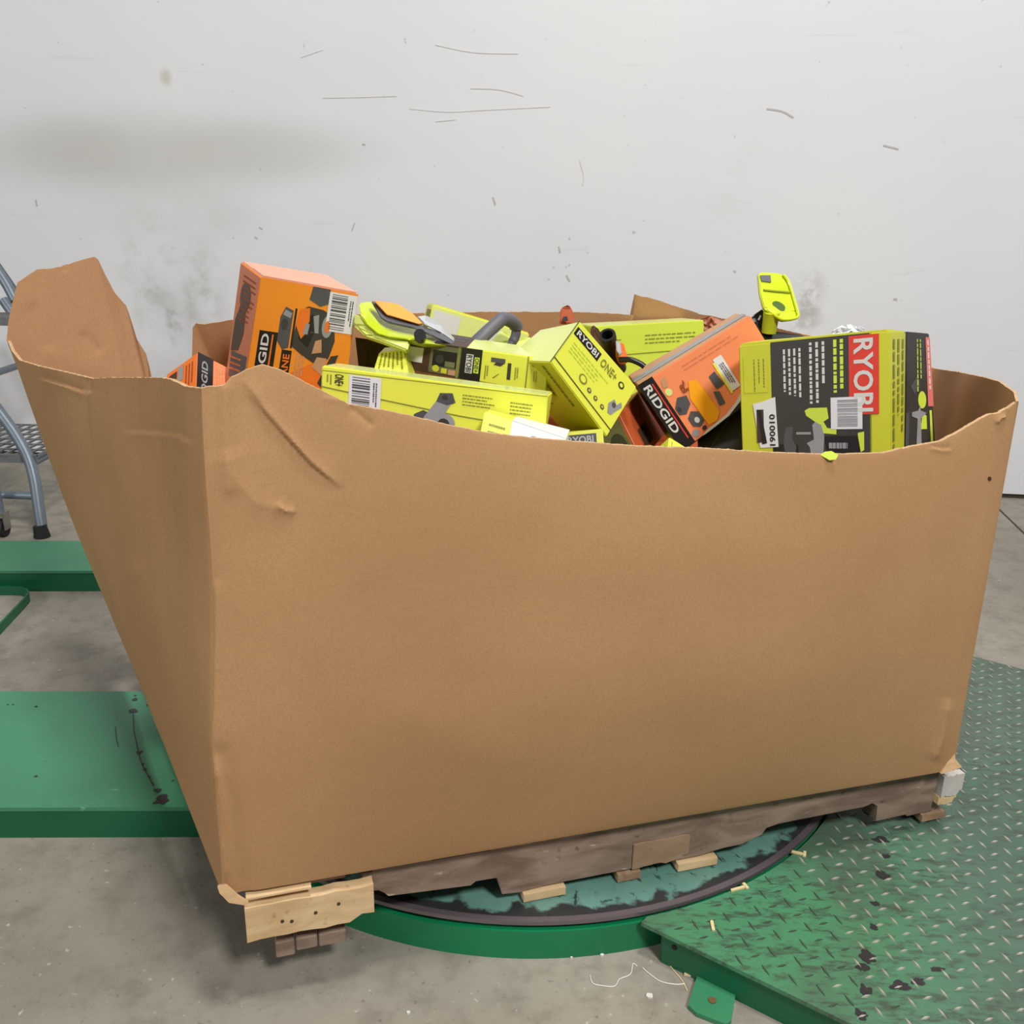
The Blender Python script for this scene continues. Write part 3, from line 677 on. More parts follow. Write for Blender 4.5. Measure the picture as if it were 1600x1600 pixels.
class Carton:
    def __init__(s, name, label, corners, base, face_mats=None, cat='box', k=1.0, group=None, flaps='T', bev=.0018, part='box_body'):
        cc = Vector((0, 0, CZ))
        s.c = [cc + (Vector(p) - cc) * k for p in corners]
        lo_ = min(s.c, key=lambda p: p.z)
        ctr = sum(s.c, Vector()) / 8
        s.root = empty(name, (ctr.x, ctr.y, lo_.z), label, cat, group)
        mats = [base] + list((face_mats or {}).values()); order = list((face_mats or {}).keys())
        me = bpy.data.meshes.new('box_body'); bm = bmesh.new(); N = 6
        for key, q in FACE.items():      # slightly crushed board: every face is a fine bilinear grid
            a, b, c, d = [s.c[i] for i in q]
            g = [[bm.verts.new(a.lerp(b, i / N).lerp(d.lerp(c, i / N), j / N)) for i in range(N + 1)] for j in range(N + 1)]
            for j in range(N):
                for i in range(N):
                    f = bm.faces.new((g[j][i], g[j][i + 1], g[j + 1][i + 1], g[j + 1][i])); f.material_index = order.index(key) + 1 if key in order else 0
        bmesh.ops.remove_doubles(bm, verts=bm.verts, dist=1e-5)
        bmesh.ops.recalc_face_normals(bm, faces=bm.faces)
        sharp = [e for e in bm.edges if len(e.link_faces) == 2 and e.calc_face_angle(0) > .6]
        bmesh.ops.bevel(bm, geom=sharp, offset=bev, segments=2, affect='EDGES', clamp_overlap=True)
        bm.to_mesh(me); bm.free()
        s.body = link(part, me, mats, s.root)
        s.art = {}   # one mesh per printed part
        s.ctr = ctr
    def P(s, f, u, v, h=.0006):
        a, b, c, d = [s.c[i] for i in FACE[f]]
        p = a.lerp(b, u).lerp(d.lerp(c, u), v)
        n = (b - a).cross(d - a).normalized()
        if n.dot((a + b + c + d) / 4 - s.ctr) < 0: n = -n
        return p + n * h
    def part(s, name): return s.art.setdefault(name, (MB(), []))
    def _m(s, part, m):
        mb, ms = s.part(part)
        if m not in ms: ms.append(m)
        return mb, ms.index(m)
    def poly(s, f, pts, m, part='printed_graphics', h=.0006):
        mb, i = s._m(part, m); P = [s.P(f, u, v, h) for u, v in pts]
        tri = tessellate_polygon([[Vector((u, v, 0)) for u, v in pts]])
        mb.add(P, [tuple(t) for t in tri], i)
    def rect(s, f, u0, v0, u1, v1, m, part='printed_graphics', h=.0006, n=4):
        mb, i = s._m(part, m)
        P = [s.P(f, lerp(u0, u1, a / n), lerp(v0, v1, b / n), h) for b in range(n + 1) for a in range(n + 1)]
        mb.add(P, [(b * (n + 1) + a, b * (n + 1) + a + 1, (b + 1) * (n + 1) + a + 1, (b + 1) * (n + 1) + a) for b in range(n) for a in range(n)], i)
    def disc(s, f, u, v, ru, rv, m, part='printed_graphics', h=.0007, n=20, ang=0):
        s.poly(f, [(u + ru * math.cos(2 * math.pi * k / n), v + rv * math.sin(2 * math.pi * k / n)) for k in range(n)], m, part, h)
    def text(s, f, txt, u0, v0, u1, v1, m, rot=0, part='lettering', h=.0010, bold=True):
        """rot 0 reads along u; 90 reads downwards (top to bottom); -90 upwards"""
        V, F = text_mesh(txt, bold); mb, i = s._m(part, m)
        def q(x, y):
            if rot == 90: x, y = y, 1 - x
            elif rot == -90: x, y = 1 - y, x
            return s.P(f, lerp(u0, u1, x), lerp(v0, v1, y), h)
        mb.add([q(x, y) for x, y in V], F, i)
    def lines(s, f, u0, v0, u1, v1, rows, m, vert=False, seed=1, fill=.5, part='fine_print', h=.0008):
        r = random.Random(seed)
        for k in range(rows):
            t = 0
            end = r.uniform(.65, 1)
            while t < end:
                w = r.uniform(.04, .13)
                a, b = (k + .5 - fill / 2) / rows, (k + .5 + fill / 2) / rows
                if vert: s.rect(f, lerp(u0, u1, a), lerp(v1, v0, min(end, t + w)), lerp(u0, u1, b), lerp(v1, v0, t), m, part, h, 1)
                else: s.rect(f, lerp(u0, u1, t), lerp(v0, v1, a), lerp(u0, u1, min(end, t + w)), lerp(v0, v1, b), m, part, h, 1)
                t += w + r.uniform(.015, .03)
    def barcode(s, f, u0, v0, u1, v1, vert=False, side=True, seed=3, tilt=0):
        s.rect(f, u0, v0, u1, v1, WHT, 'barcode_label', .0010)
        r = random.Random(seed); t = .06; e = .66 if side else .94
        while t < .94:
            w = r.choice((.018, .03, .05))
            if vert: s.rect(f, lerp(u0, u1, .1), lerp(v0, v1, t), lerp(u0, u1, e), lerp(v0, v1, min(t + w, .95)), DGR, 'barcode_bars', .0014, 1)
            else: s.rect(f, lerp(u0, u1, t), lerp(v0, v1, .2), lerp(u0, u1, min(t + w, .95)), lerp(v0, v1, .85), DGR, 'barcode_bars', .0014, 1)
            t += w + r.choice((.02, .035, .05))
        if vert and side: s.lines(f, lerp(u0, u1, .74), lerp(v0, v1, .15), lerp(u0, u1, .9), lerp(v0, v1, .85), 2, DGR, True, seed, .5, 'barcode_bars', .0014)
    def seam(s, f, a, b, w=.0012, m=None):
        mb, i = s._m('flap_seam', m or INKY)
        p, q = s.P(f, *a, .0008), s.P(f, *b, .0008); d = (q - p)
        nrm = (s.P(f, *a, .01) - s.P(f, *a, 0)).normalized(); w_ = d.normalized().cross(nrm) * w / 2
        mb.add([p - w_, q - w_, q + w_, p + w_], [(0, 1, 2, 3)], i)
    def flap(s, f, u0, v0, u1, v1, m, th=.0022):
        mb, i = s._m('lid_flap', m)
        a = [s.P(f, u, v, th) for u, v in ((u0, v1), (u1, v1), (u0, v0), (u1, v0))]; b = [s.P(f, u, v, .0002) for u, v in ((u0, v1), (u1, v1), (u0, v0), (u1, v0))]
        mb.hexa(a + b, i)
    def done(s):
        made = {}
        for nme in sorted(s.art, key=lambda x: x == 'barcode_bars'):
            mb, ms = s.art[nme]
            par = made.get('barcode_label', s.root) if nme == 'barcode_bars' else s.root
            me = bpy.data.meshes.new(nme); me.from_pydata([tuple(v) for v in mb.v], [], mb.f); me.update()
            me.polygons.foreach_set('material_index', mb.m)
            if nme == 'lid_flap':
                bm = bmesh.new(); bm.from_mesh(me); bmesh.ops.recalc_face_normals(bm, faces=bm.faces); bm.to_mesh(me); bm.free()
            if par is s.root: o = made[nme] = link(nme, me, ms, s.root)
            else:
                o = link(nme, me, ms, None); me.transform(Matrix.Translation(-s.root.location)); o.parent = par
            if nme in ('fine_print', 'barcode_bars', 'flap_seam', 'printed_graphics'): o['kind'] = 'stuff'
        return s.root
def C(n): return [Vector(p) for p in CORNERS[n]]
def deepen(c, k):   # push the back corners further from the front face
    c = list(c)
    for i in range(4): c[i + 4] = c[i] + (c[i + 4] - c[i]) * k
    return c
def lengthen(c, k):  # pull the lower corners further down
    c = list(c)
    for t, b in ((0, 2), (1, 3), (4, 6), (5, 7)): c[b] = c[t] + (c[b] - c[t]) * k
    return c

# --- tall orange carton
b = Carton('tool_box', 'tall orange tool box with black logo band and white barcode, standing highest at left', lengthen(C('orange_tall'), 1.25), ORG, {'L': ORG3, 'T': mat('pale_salmon_print', (232, 168, 140), .5, var=.08, scale=10), 'F': ORG4}, k=1.03)
F = 'F'; q = .2   # lower fifth is hidden
b.rect(F, .0, .0, 1, 1, ORG, h=.0003); b.poly(F, [(.35, 0), (1, 0), (1, .45), (.60, .42), (.35, .3)], ORG4, h=.0004)
b.rect(F, .06, .0, .24, .62, BLK, h=.0007); b.text(F, 'RIDGID', .085, .16, .16, .60, WHT2, -90); b.rect(F, .185, .05, .20, .60, ORG4, h=.0009)
b.rect(F, .30, .0, .40, .50, BLK, h=.0007); b.text(F, 'OCTANE', .318, .12, .385, .47, ORG4, -90)
b.lines(F, .44, .06, .54, .48, 3, TAN, True, 5)
# drill/sander photograph
b.poly(F, [(.24, .56), (.24, .74), (.28, .82), (.36, .80), (.36, .52), (.30, .50)], DGR)
b.disc(F, .29, .69, .035, .045, CHAR)
b.poly(F, [(.38, .54), (.42, .80), (.50, .85), (.66, .84), (.78, .80), (.82, .62), (.78, .48), (.66, .42), (.50, .48)], CHAR, h=.0008)
b.poly(F, [(.40, .70), (.42, .82), (.52, .84), (.54, .68), (.47, .60)], ORG4, h=.0009)
b.poly(F, [(.56, .66), (.56, .78), (.62, .80), (.64, .66)], GRY, h=.0009)
b.disc(F, .72, .72, .055, .085, GRY, h=.0009); b.disc(F, .72, .72, .028, .045, ORG4, h=.0011)
b.poly(F, [(.50, .90), (.52, 1.0), (.70, 1.0), (.74, .90), (.62, .86)], DGR)
b.poly(F, [(.70, .28), (.80, .50), (.88, .52), (.84, .40), (.76, .24)], CHAR, h=.0009)
b.poly(F, [(.62, .40), (.66, .48), (.76, .48), (.74, .34)], TAN, h=.0010)
b.lines(F, .78, .10, .95, .34, 3, INKO, True, 6)
b.barcode(F, .70, .69, .995, .985, vert=True, seed=4)
b.lines('L', .25, .62, .90, .95, 9, INKO, False, 8, .35)
b.poly('L', [(.10, .40), (.12, .62), (.3, .74), (.55, .72), (.6, .55), (.45, .42)], CHAR); b.disc('L', .45, .80, .24, .10, CHAR)
b.rect('L', .15, .22, .9, .40, DGR); b.lines('L', .15, .26, .9, .38, 3, ORG4, False, 8, .35, h=.001); b.disc('L', .55, .12, .34, .10, GRY)
b.lines('T', .25, .30, .95, .80, 4, TAN, False, 9, .3)
b.flap('T', .02, .02, .98, .49, MATS['pale_salmon_print'], .003); b.flap('T', .02, .52, .98, .98, MATS['pale_salmon_print'], .002)
b.poly(F, [(.44, .60), (.47, .74), (.56, .80), (.60, .66), (.55, .54)], BLK, h=.0009); b.poly(F, [(.48, .64), (.50, .72), (.54, .72), (.53, .64)], GRY, h=.0010)
b.poly(F, [(.26, .76), (.28, .80), (.35, .78), (.34, .74)], GRY, h=.0008); b.rect(F, .375, .52, .395, .82, BLK, h=.0009); b.poly(F, [(.60, .50), (.62, .60), (.68, .62), (.70, .52)], TAN, h=.0010)
b.done()

# --- small orange carton poking up left
b = Carton('tool_box', 'small orange tool box with one black corner band behind the left rim', lengthen(deepen(C('orange_small'), 1.0), 1.3), ORG2, {'L': ORG4, 'F': ORG2}, k=1.0)
b.rect('F', .0, .0, .46, 1, BLK); b.text('F', 'RIDGID', .12, .22, .30, .90, GRY, -90); b.lines('F', .54, .1, .95, .9, 5, TAN, True, 4, .35)
b.rect('L', .12, .62, .36, .92, BRN); b.rect('L', .40, .72, .56, .95, GRY); b.lines('L', .62, .5, .9, .9, 3, INKO, True, 4, .4)
b.done()

# --- long carton (dark photo half, black logo, yellow half)
b = Carton('tool_box', 'long slim yellow tool box whose left half is a dark brown photo print', C('yellow_long'), YEL, {'T': PALE, 'L': BRN})
b.rect('F', 0, 0, .39, 1, BRN, h=.0005); b.rect('F', .0, .30, .12, .80, WHT, 'barcode_label', .0010); b.lines('F', .02, .4, .10, .7, 4, GRY, False, 3, .4)
b.rect('F', .17, .05, .385, .95, KHK, h=.0007); b.rect('F', .19, .28, .36, .80, BLK, h=.0009); b.disc('F', .24, .52, .03, .14, CHAR, h=.0011)
b.rect('F', .28, .30, .35, .48, KHK, h=.0011); b.disc('F', .22, .20, .025, .11, YEL2, h=.0011); b.rect('F', .26, .08, .30, .24, YEL2, h=.0011)
b.rect('F', .31, .06, .36, .22, TAN, h=.0011); b.rect('F', .365, .0, .38, 1, INKY, h=.0009)
b.rect('F', .39, 0, .535, 1, BLK, h=.0007); b.rect('F', .425, .22, .475, .82, WHT2, h=.0008); b.text('F', 'RYOBI', .43, .25, .468, .79, BLK, 90)
b.rect('F', .485, .25, .52, .75, LIME, h=.0008); b.text('F', 'ONE+', .488, .28, .517, .72, CHAR, 90)
b.rect('F', .60, .68, .70, .82, DGR); b.poly('F', [(.62, .60), (.64, .70), (.70, .70), (.67, .58)], CHAR); b.rect('F', .72, .22, .745, .72, CHAR)
b.lines('F', .56, .12, .59, .55, 2, INKY, True, 2); b.lines('F', .77, .20, .80, .62, 2, INKY, True, 5); b.poly('F', [(.62, .2), (.66, .35), (.665, .34), (.63, .19)], INKY)
b.seam('F', (.855, 0), (.86, 1), .002); b.lines('F', .90, .2, .93, .6, 2, INKY, True, 7, .3)
b.rect('T', 0, 0, .42, 1, BRN, h=.0005); b.lines('T', .05, .1, .40, .9, 3, CHAR, False, 3, .5)
b.done()

# --- large yellow carton
b = Carton('tool_box', 'broad bright yellow tool box with miter saw picture lying along the front rim', lengthen(deepen(C('yellow_large'), 1.25), 1.2), YEL, {'T': PALE})
b.seam('F', (0, .68), (.26, .60), .002); b.seam('F', (.26, .60), (.62, .50), .002, INKY); b.seam('F', (.62, .50), (1, .44), .002, INKY)
b.seam('F', (0, .93), (1, .985), .001); b.text('F', 'ONE+', .06, .72, .10, .90, CHAR, 90); b.lines('F', .02, .72, .05, .88, 2, INKY, True, 4, .4)
b.barcode('F', .125, .38, .268, .92, vert=True, seed=9)
# saw picture
b.poly('F', [(.41, .26), (.42, .44), (.46, .52), (.51, .46), (.50, .26)], DGR); b.poly('F', [(.455, .30), (.465, .42), (.525, .74), (.565, .80), (.59, .72), (.53, .36), (.50, .28)], GRY, h=.0009)
b.poly('F', [(.515, .68), (.53, .82), (.585, .84), (.60, .70), (.565, .64)], DGR, h=.0010); b.disc('F', .553, .36, .05, .15, GRY, h=.0008); b.disc('F', .553, .34, .026, .09, CHAR, h=.0010); b.disc('F', .553, .76, .014, .04, CHAR, h=.0012)
b.lines('F', .63, .66, .78, .86, 4, INKY, False, 12, .35); b.lines('F', .84, .62, .96, .84, 4, INKY, False, 13, .35); b.lines('F', .63, .06, .72, .16, 2, INKY, False, 14, .35)
b.seam('T', (.02, .5), (.98, .5), .0015)
b.done()

# --- tilted yellow carton
b = Carton('tool_box', 'yellow tool box tilted on its corner in the middle, logo in its top corner', deepen(C('yellow_tilt'), .85), YEL, {'L': PALE, 'D': YEL2, 'T': LIME})  # underside in deeper yellow: its shade is put into the colour
b.rect('F', .02, .74, .42, .90, BLK, h=.0007); b.text('F', 'RYOBI', .05, .765, .39, .875, WHT2)
b.text('F', 'ONE+', .46, .74, .72, .88, INKY); b.disc('F', .82, .80, .045, .055, CHAR); b.disc('F', .82, .80, .025, .03, YEL, h=.0009)
b.seam('F', (0, .13), (1, .13), .0018, CHAR); b.seam('L', (1, 0), (1, 1), .003, BLK)
b.disc('F', .40, .31, .06, .075, INKY); b.disc('F', .40, .31, .04, .05, YEL, h=.0009)
for u, r in ((.53, .032), (.64, .030), (.76, .030)):
    b.disc('F', u, .27, r, r * 1.2, DGR); b.disc('F', u, .27, r * .5, r * .6, YEL2, h=.0009)
b.poly('F', [(.80, .40), (.84, .54), (.90, .50), (.93, .60), (.97, .55), (.93, .42), (.90, .30), (.85, .28)], GRY); b.disc('F', .87, .46, .03, .04, DGR, h=.0009)
b.lines('F', .08, .42, .72, .66, 4, LIME, False, 21, .4); b.lines('D', .05, .2, .6, .9, 3, INKY, False, 22, .2)
b.done()

# --- far yellow carton
b = Carton('tool_box', 'lime yellow tool box lying against the back panel behind the black hose tool', lengthen(C('yellow_back'), 1.1), LIME, {'T': PALE})
b.seam('F', (.18, .58), (.90, .60), .002); b.lines('F', .46, .70, .94, .86, 3, INKY, False, 31, .3); b.lines('F', .16, .66, .28, .82, 3, INKY, False, 32, .3)
b.done()
# --- glossy pale yellow carton back left
b = Carton('tool_box', 'glossy pale yellow tool box slanting behind the grey loop handle', lengthen(C('yellow_back_left'), 1.15), YEL, {'T': PALE, 'F': PALE}, k=1.0)
b.rect('F', .03, .45, .30, .92, WHT2); b.rect('F', .52, .35, .78, .90, WHT2); b.flap('T', .02, .02, .98, .96, YEL, .002)  # white patches on the front are gloss highlights put into the colour
b.rect('L', .3, .0, 1, .9, INKY)
b.done()

# --- orange carton tilted right of centre
b = Carton('tool_box', 'orange tool box leaning on its side with black logo end and amber sticker', deepen(C('orange_tilt'), 1.3), ORG2, {'T': TAN, 'L': BLK, 'D': BLK}, k=1.05)
b.rect('F', 0, 0, .13, 1, BLK, h=.0007); b.text('F', 'RIDGID', .02, .24, .085, .93, WHT2, 90)
b.rect('F', .095, .10, .105, .92, RED, h=.0009)
b.lines('F', .36, .82, .98, .93, 2, ORG3, False, 41, .22); b.rect('T', .0, .25, 1, .55, GRY, h=.0008)
b.poly('F', [(.13, 0), (.13, .01), (.30, .015), (.46, .02), (.58, .09), (.68, .18), (.78, .30), (1, .48), (1, 0)], BLK, h=.0006)
b.poly('F', [(.20, .01), (.24, .035), (.44, .05), (.56, .11), (.66, .20), (.76, .33), (.79, .31), (.69, .18), (.59, .08), (.46, .015), (.24, .005)], WHT2, h=.0009)
b.rect('F', .585, .26, .66, .76, WHT, 'barcode_label', .0010); b.lines('F', .60, .32, .645, .66, 3, DGR, True, 42, .5, 'barcode_bars', .0014); b.rect('F', .568, .24, .585, .72, YEL, h=.0009)
b.poly('F', [(.29, .08), (.28, .50), (.34, .70), (.40, .66), (.42, .14), (.36, .06)], AMB, 'amber_sticker', .0011)
b.poly('F', [(.14, .40), (.14, .50), (.20, .60), (.27, .56), (.26, .44), (.19, .36)], DGR, h=.0008); b.poly('F', [(.49, .40), (.49, .60), (.55, .62), (.56, .40)], DGR, h=.0008)
b.disc('F', .165, .46, .016, .04, CHAR, h=.0010)
b.poly('F', [(.18, .18), (.18, .30), (.23, .36), (.28, .30), (.28, .16), (.23, .12)], DGR, h=.0008); b.disc('F', .235, .22, .02, .04, WHT2, h=.0010); b.disc('F', .17, .72, .028, .05, PALE, h=.0008); b.disc('F', .17, .09, .03, .05, GRY, h=.0008); b.disc('F', .25, .08, .02, .03, CHAR, h=.0009)
b.poly('F', [(.44, .2), (.46, .40), (.50, .36), (.49, .18)], DGR, h=.0008)
b.text('F', 'R', .26, .60, .31, .76, INKO, -90, h=.0016); b.poly('F', [(.15, .80), (.17, .90), (.21, .92), (.19, .78)], TAN, h=.0008)
b.done()

# --- rust carton wedged below
b = Carton('tool_box', 'rust orange tool box wedged low between the two tilted boxes', C('rust'), RUST, {'L': KHK}, k=1.0)
b.seam('F', (.03, 0), (.03, 1), .004, TAN); b.rect('F', .30, .12, .62, .5, BRN); b.seam('F', (.45, .5), (.6, .95), .0015, TAN); b.disc('L', .55, .5, .3, .3, CHAR)
b.done()
# --- tiny yellow corner in front of it
b = Carton('tool_box', 'tip of a yellow box just above the rim under the black logo end', [at(1046, 682, 1.50), at(1072, 699, 1.47), at(1040, 735, 1.46), at(1066, 752, 1.44), at(1028, 699, 1.54), at(1052, 716, 1.56), at(1022, 748, 1.50), at(1046, 764, 1.48)], YEL, {}, k=.98)
b.seam('F', (.2, .1), (.2, .9), .001); b.done()

# --- big black and yellow carton
b = Carton('tool_box', 'biggest box: black and yellow jigsaw box with red logo panel at right', lengthen(C('black_big'), 1.25), YEL2, {'R': YEL2}, k=.955)
v0 = .2
def vv(y): return 1 - (y - 520) / 190 * .8     # photo row to height on the lengthened face
b.rect('F', .225, 0, .878, 1, CHAR, h=.0005)
b.rect('F', .745, vv(640), .935, vv(522), RED, h=.0009); b.text('F', 'RYOBI', .775, vv(636), .90, vv(527), WHT2, 90, h=.0013)
b.lines('F', .30, vv(625), .44, vv(533), 4, WHT2, True, 51, .42); b.lines('F', .475, vv(622), .60, vv(526), 3, WHT2, True, 52, .42)
b.lines('F', .635, vv(618), .72, vv(525), 2, LIME, True, 53, .5, 'lettering')
b.rect('F', .03, vv(600), .20, vv(540), YEL2); b.lines('F', .09, vv(600), .19, vv(545), 3, INKY, True, 54, .25)
# jigsaw picture
b.poly('F', [(.46, vv(640)), (.45, vv(632)), (.48, vv(628)), (.60, vv(628)), (.61, vv(645)), (.575, vv(650)), (.60, vv(660)), (.66, vv(662)), (.66, vv(670)), (.56, vv(668)), (.52, vv(650))], LIME, h=.0008)
b.poly('F', [(.50, vv(655)), (.52, vv(650)), (.56, vv(655)), (.58, vv(672)), (.57, vv(712)), (.50, vv(714)), (.48, vv(690)), (.46, vv(684)), (.51, vv(678))], GRY, h=.0009)
b.poly('F', [(.58, vv(673)), (.80, vv(672)), (.82, vv(700)), (.60, vv(704))], BLK, h=.0010); b.poly('F', [(.80, vv(668)), (.84, vv(666)), (.84, vv(694)), (.80, vv(700))], LIME, h=.0009)
b.lines('F', .61, vv(695), .79, vv(680), 1, GRY, False, 55, .6, h=.0012)
b.poly('F', [(.30, vv(680)), (.32, vv(658)), (.37, vv(658)), (.36, vv(675)), (.39, vv(690)), (.37, vv(715)), (.31, vv(705))], DGR, h=.0009)
b.rect('F', .39, vv(670), .49, vv(666), GRY, h=.0009); b.rect('F', .225, 0, .40, vv(686), BLK, h=.0007)
# stickers
b.poly('F', [(.09, vv(618)), (.145, vv(616)), (.25, vv(608)), (.265, vv(690)), (.135, vv(692))], WHT, 'number_sticker', .0012)
b.poly('F', [(.12, vv(628)), (.145, vv(628)), (.185, vv(684)), (.15, vv(686))], BLK, 'number_sticker', .0016); b.rect('F', .115, vv(683), .165, vv(628), BRN, 'number_sticker', .0015)
b.text('F', '190010', .205, vv(688), .245, vv(636), BLK, -90, 'number_sticker', .0018)
b.rect('F', .625, vv(662), .83, vv(613), WHT, 'barcode_label', .0012)
r_1 = random.Random(7); t = .05
while t < .95:
    w_ = r_1.choice((.02, .035, .05)); b.rect('F', .67, lerp(vv(660), vv(615), t), .80, lerp(vv(660), vv(615), t + w_), GRY, 'barcode_bars', .0016, 1); t += w_ + r_1.choice((.02, .04))
b.seam('F', (.885, 0), (.885, 1), .001)
b.lines('R', .1, .25, .95, .95, 3, INKY, True, 56, .4)
b.flap('T', .02, .02, .98, .48, YEL2, .003); b.flap('T', .02, .52, .98, .98, YEL2, .002)
b.done()
b = Carton('tool_box', 'narrow black tool box with pink edge strip right of the biggest box', lengthen(deepen(C('black_second'), .75), 1.15), CHAR, {'T': YEL2}, k=.985)
b.rect('F', .80, .45, 1, .97, PINK); b.lines('F', .84, .5, .96, .95, 1, WHT2, True, 61, .5); b.rect('F', .84, 0, .92, .42, LIME); b.lines('F', .36, .55, .62, .95, 2, LIME, True, 62, .3)
b.disc('F', .58, .50, .15, .065, LIME); b.poly('F', [(.15, .60), (.3, .54), (.5, .60), (.45, .70), (.35, .66)], DGR)
b.poly('F', [(.35, .15), (.40, .36), (.20, .38), (.20, .41), (.42, .42), (.50, .46), (.52, .42), (.72, .40), (.52, .36), (.52, .15)], GRY, h=.0009)
b.poly('F', [(0, 0), (0, .40), (.12, .42), (.10, .10)], DGR); b.poly('F', [(.5, .28), (.58, .40), (.72, .38), (.72, .28)], LIME, h=.0008)
b.done()

b = Carton('tool_box', 'plain black box in the dark gap left of the biggest box', [at(1088, 640, 1.72), at(1170, 610, 1.72), at(1092, 740, 1.68), at(1172, 740, 1.68),
            at(1088, 625, 1.80), at(1170, 596, 1.80), at(1092, 715, 1.78), at(1172, 715, 1.78)], BLK, {}, k=1.0)
b.seam('F', (.1, .2), (.8, .9), .001, DGR); b.done()
# --- small boxes low at the front rim
def prism_box(name, label, front, back, base, faces=None, cat='box', k=1.0):
    return Carton(name, label, front + back, base, faces or {}, cat, k)
b = prism_box('tool_box', 'small glossy yellow box with plain white end, low at the front rim', [at(757, 643, 1.345), at(884, 686, 1.345), at(742, 720, 1.33), at(884, 740, 1.33)],
              [at(764, 640, 1.40), at(890, 672, 1.42), at(750, 715, 1.38), at(884, 728, 1.40)], YEL, {'R': WHT}, k=1.03)
b.rect('F', .34, 0, 1, 1, WHT); b.rect('T', .34, 0, 1, 1, WHT); b.disc('F', .62, .72, .05, .09, GRY); b.lines('F', .08, .4, .28, .85, 3, INKY, False, 3, .3)
b.done()
b = prism_box('tool_box', 'shadowed olive box with dark logo plate under the tilted yellow box', [at(864, 677, 1.60), at(942, 670, 1.60), at(868, 735, 1.58), at(946, 728, 1.58)],
              [at(864, 675, 1.70), at(936, 668, 1.70), at(868, 720, 1.68), at(945, 712, 1.68)], YEL2, {'L': RUST}, k=1.0)  # shade under the tilted box put into the darker yellow and greyed lettering
b.rect('F', .22, .60, .86, .90, BLK); b.text('F', 'RYOBI', .28, .65, .80, .85, GRY)
b.done()
b = prism_box('tool_box', 'dark rust coloured box in the gap right of the broad yellow box', [at(850, 628, 1.66), at(886, 636, 1.66), at(850, 720, 1.60), at(890, 720, 1.60)],
              [at(850, 615, 1.76), at(886, 622, 1.76), at(850, 700, 1.70), at(890, 700, 1.70)], RUST, {'T': BRN}, k=1.07)
b.rect('F', .0, .30, 1, .48, BRN); b.seam('F', (.1, .55), (.95, .60), .001, TAN)
b.done()
b = prism_box('tool_box', 'small yellow box with ribbed slots behind the broad yellow box', [at(592, 551, 1.60), at(632, 546, 1.60), at(577, 600, 1.56), at(640, 600, 1.56)],
              [at(600, 543, 1.64), at(640, 540, 1.64), at(590, 590, 1.62), at(650, 590, 1.62)], YEL, {}, k=1.0)
b.lines('F', .08, .35, .92, .95, 6, INKY, True, 5, .35)
b.done()

# --- plain boxes of the hidden pile that carry what is seen
r = random.Random(5)
ORDER = [ORG4, YEL, CHAR, YEL2, ORG3, LIME]
n_ = 0
for v_c in (.24, .495, .745):
    for s_c in (.20, .56, .92):
        z = BZ + .004
        for lvl, h in enumerate((.20, .22)):
            n_ += 1
            u = pu * (.165 - .01 * lvl); v = pv * (.122 - .006 * lvl); c = pp(s_c - (.06 if s_c < .3 else 0) * lvl, v_c, 0); zt = z + h
            cs = [c + a * u + b_ * v + Vector((0, 0, zz)) for b_ in (-1, 1) for zz in (zt, z) for a in (-1, 1)]
            kc = (n_ * 5 + lvl) % 4; where = ('front', 'middle', 'back')[int(v_c * 3.5 - .3)] + ' ' + ('left', 'centre', 'right')[int(s_c * 2.6)]
            b = Carton('tool_box', 'plain ' + ('black', 'olive yellow', 'charcoal', 'rust')[kc] + ' box of the ' + ('lowest', 'second')[lvl] + ' layer inside the bulk carton, ' + where + ' stack', cs, (BLK, YEL2, CHAR, RUST)[kc], {}, group='boxes packed below the rim')
            b.seam('T', (.02, .5), (.98, .5), .002, CHAR); b.rect('F', .1, .55, .6, .8, BLK); b.done()
            z = zt + .002

# ------------------------------------------------------------------ loose tools on the pile
LP = mat('lime_plastic', (206, 222, 30), .35, var=.05, scale=9, coat=.3)
LP2 = mat('pale_lime_plastic', (208, 218, 110), .4, var=.05, scale=9)
GP = mat('grey_rubber', (98, 97, 104), .5, var=.1, scale=30, bump=.1)
BP = mat('black_plastic', (26, 26, 28), .35, var=.1, scale=30)
OP = mat('orange_panel', (250, 166, 70), .45, var=.05, scale=9)
CLR = mat('clear_grey_plastic', (196, 198, 202), .2, var=.1, scale=20, coat=.5)
# deck-cleaner head: stacked rounded outlines
hub = at(640, 522, 1.60)
g = empty('power_scrubber', tuple(hub - Vector((0, 0, .05))), 'lime power tool with orange inset and grey band beside the tall orange box', 'tool')
def outline(px, dd=0):
    return [at(x, y, d + dd) for x, y, d in px]
def slab(name, top, thick, m, parent, bevel=.003, direction=None):
    mb = MB(); mb.prism(top, direction * thick); return mb.build(name, m, parent, bevel=bevel, seg=2, smooth=True)
away = Vector((0, .93, -.36))
body = [(560, 476, 1.60), (566, 471, 1.62), (585, 470, 1.66), (600, 489, 1.63), (652, 512, 1.64), (700, 528, 1.66), (714, 538, 1.66), (706, 541, 1.60), (660, 536, 1.57), (637, 530, 1.56), (606, 526, 1.555), (590, 521, 1.555), (574, 508, 1.56), (563, 492, 1.58)]
slab('shell', outline([(x, y, d) for x, y, d in body]), .035, LP, g, .006, away)
lipp = [(553, 490, 1.60), (562, 492, 1.585), (575, 510, 1.565), (592, 524, 1.56), (640, 534, 1.565), (636, 548, 1.56), (600, 534, 1.56), (570, 524, 1.565), (552, 508, 1.59)]
slab('lower_lip', outline(lipp), .03, LP2, g, .004, away)
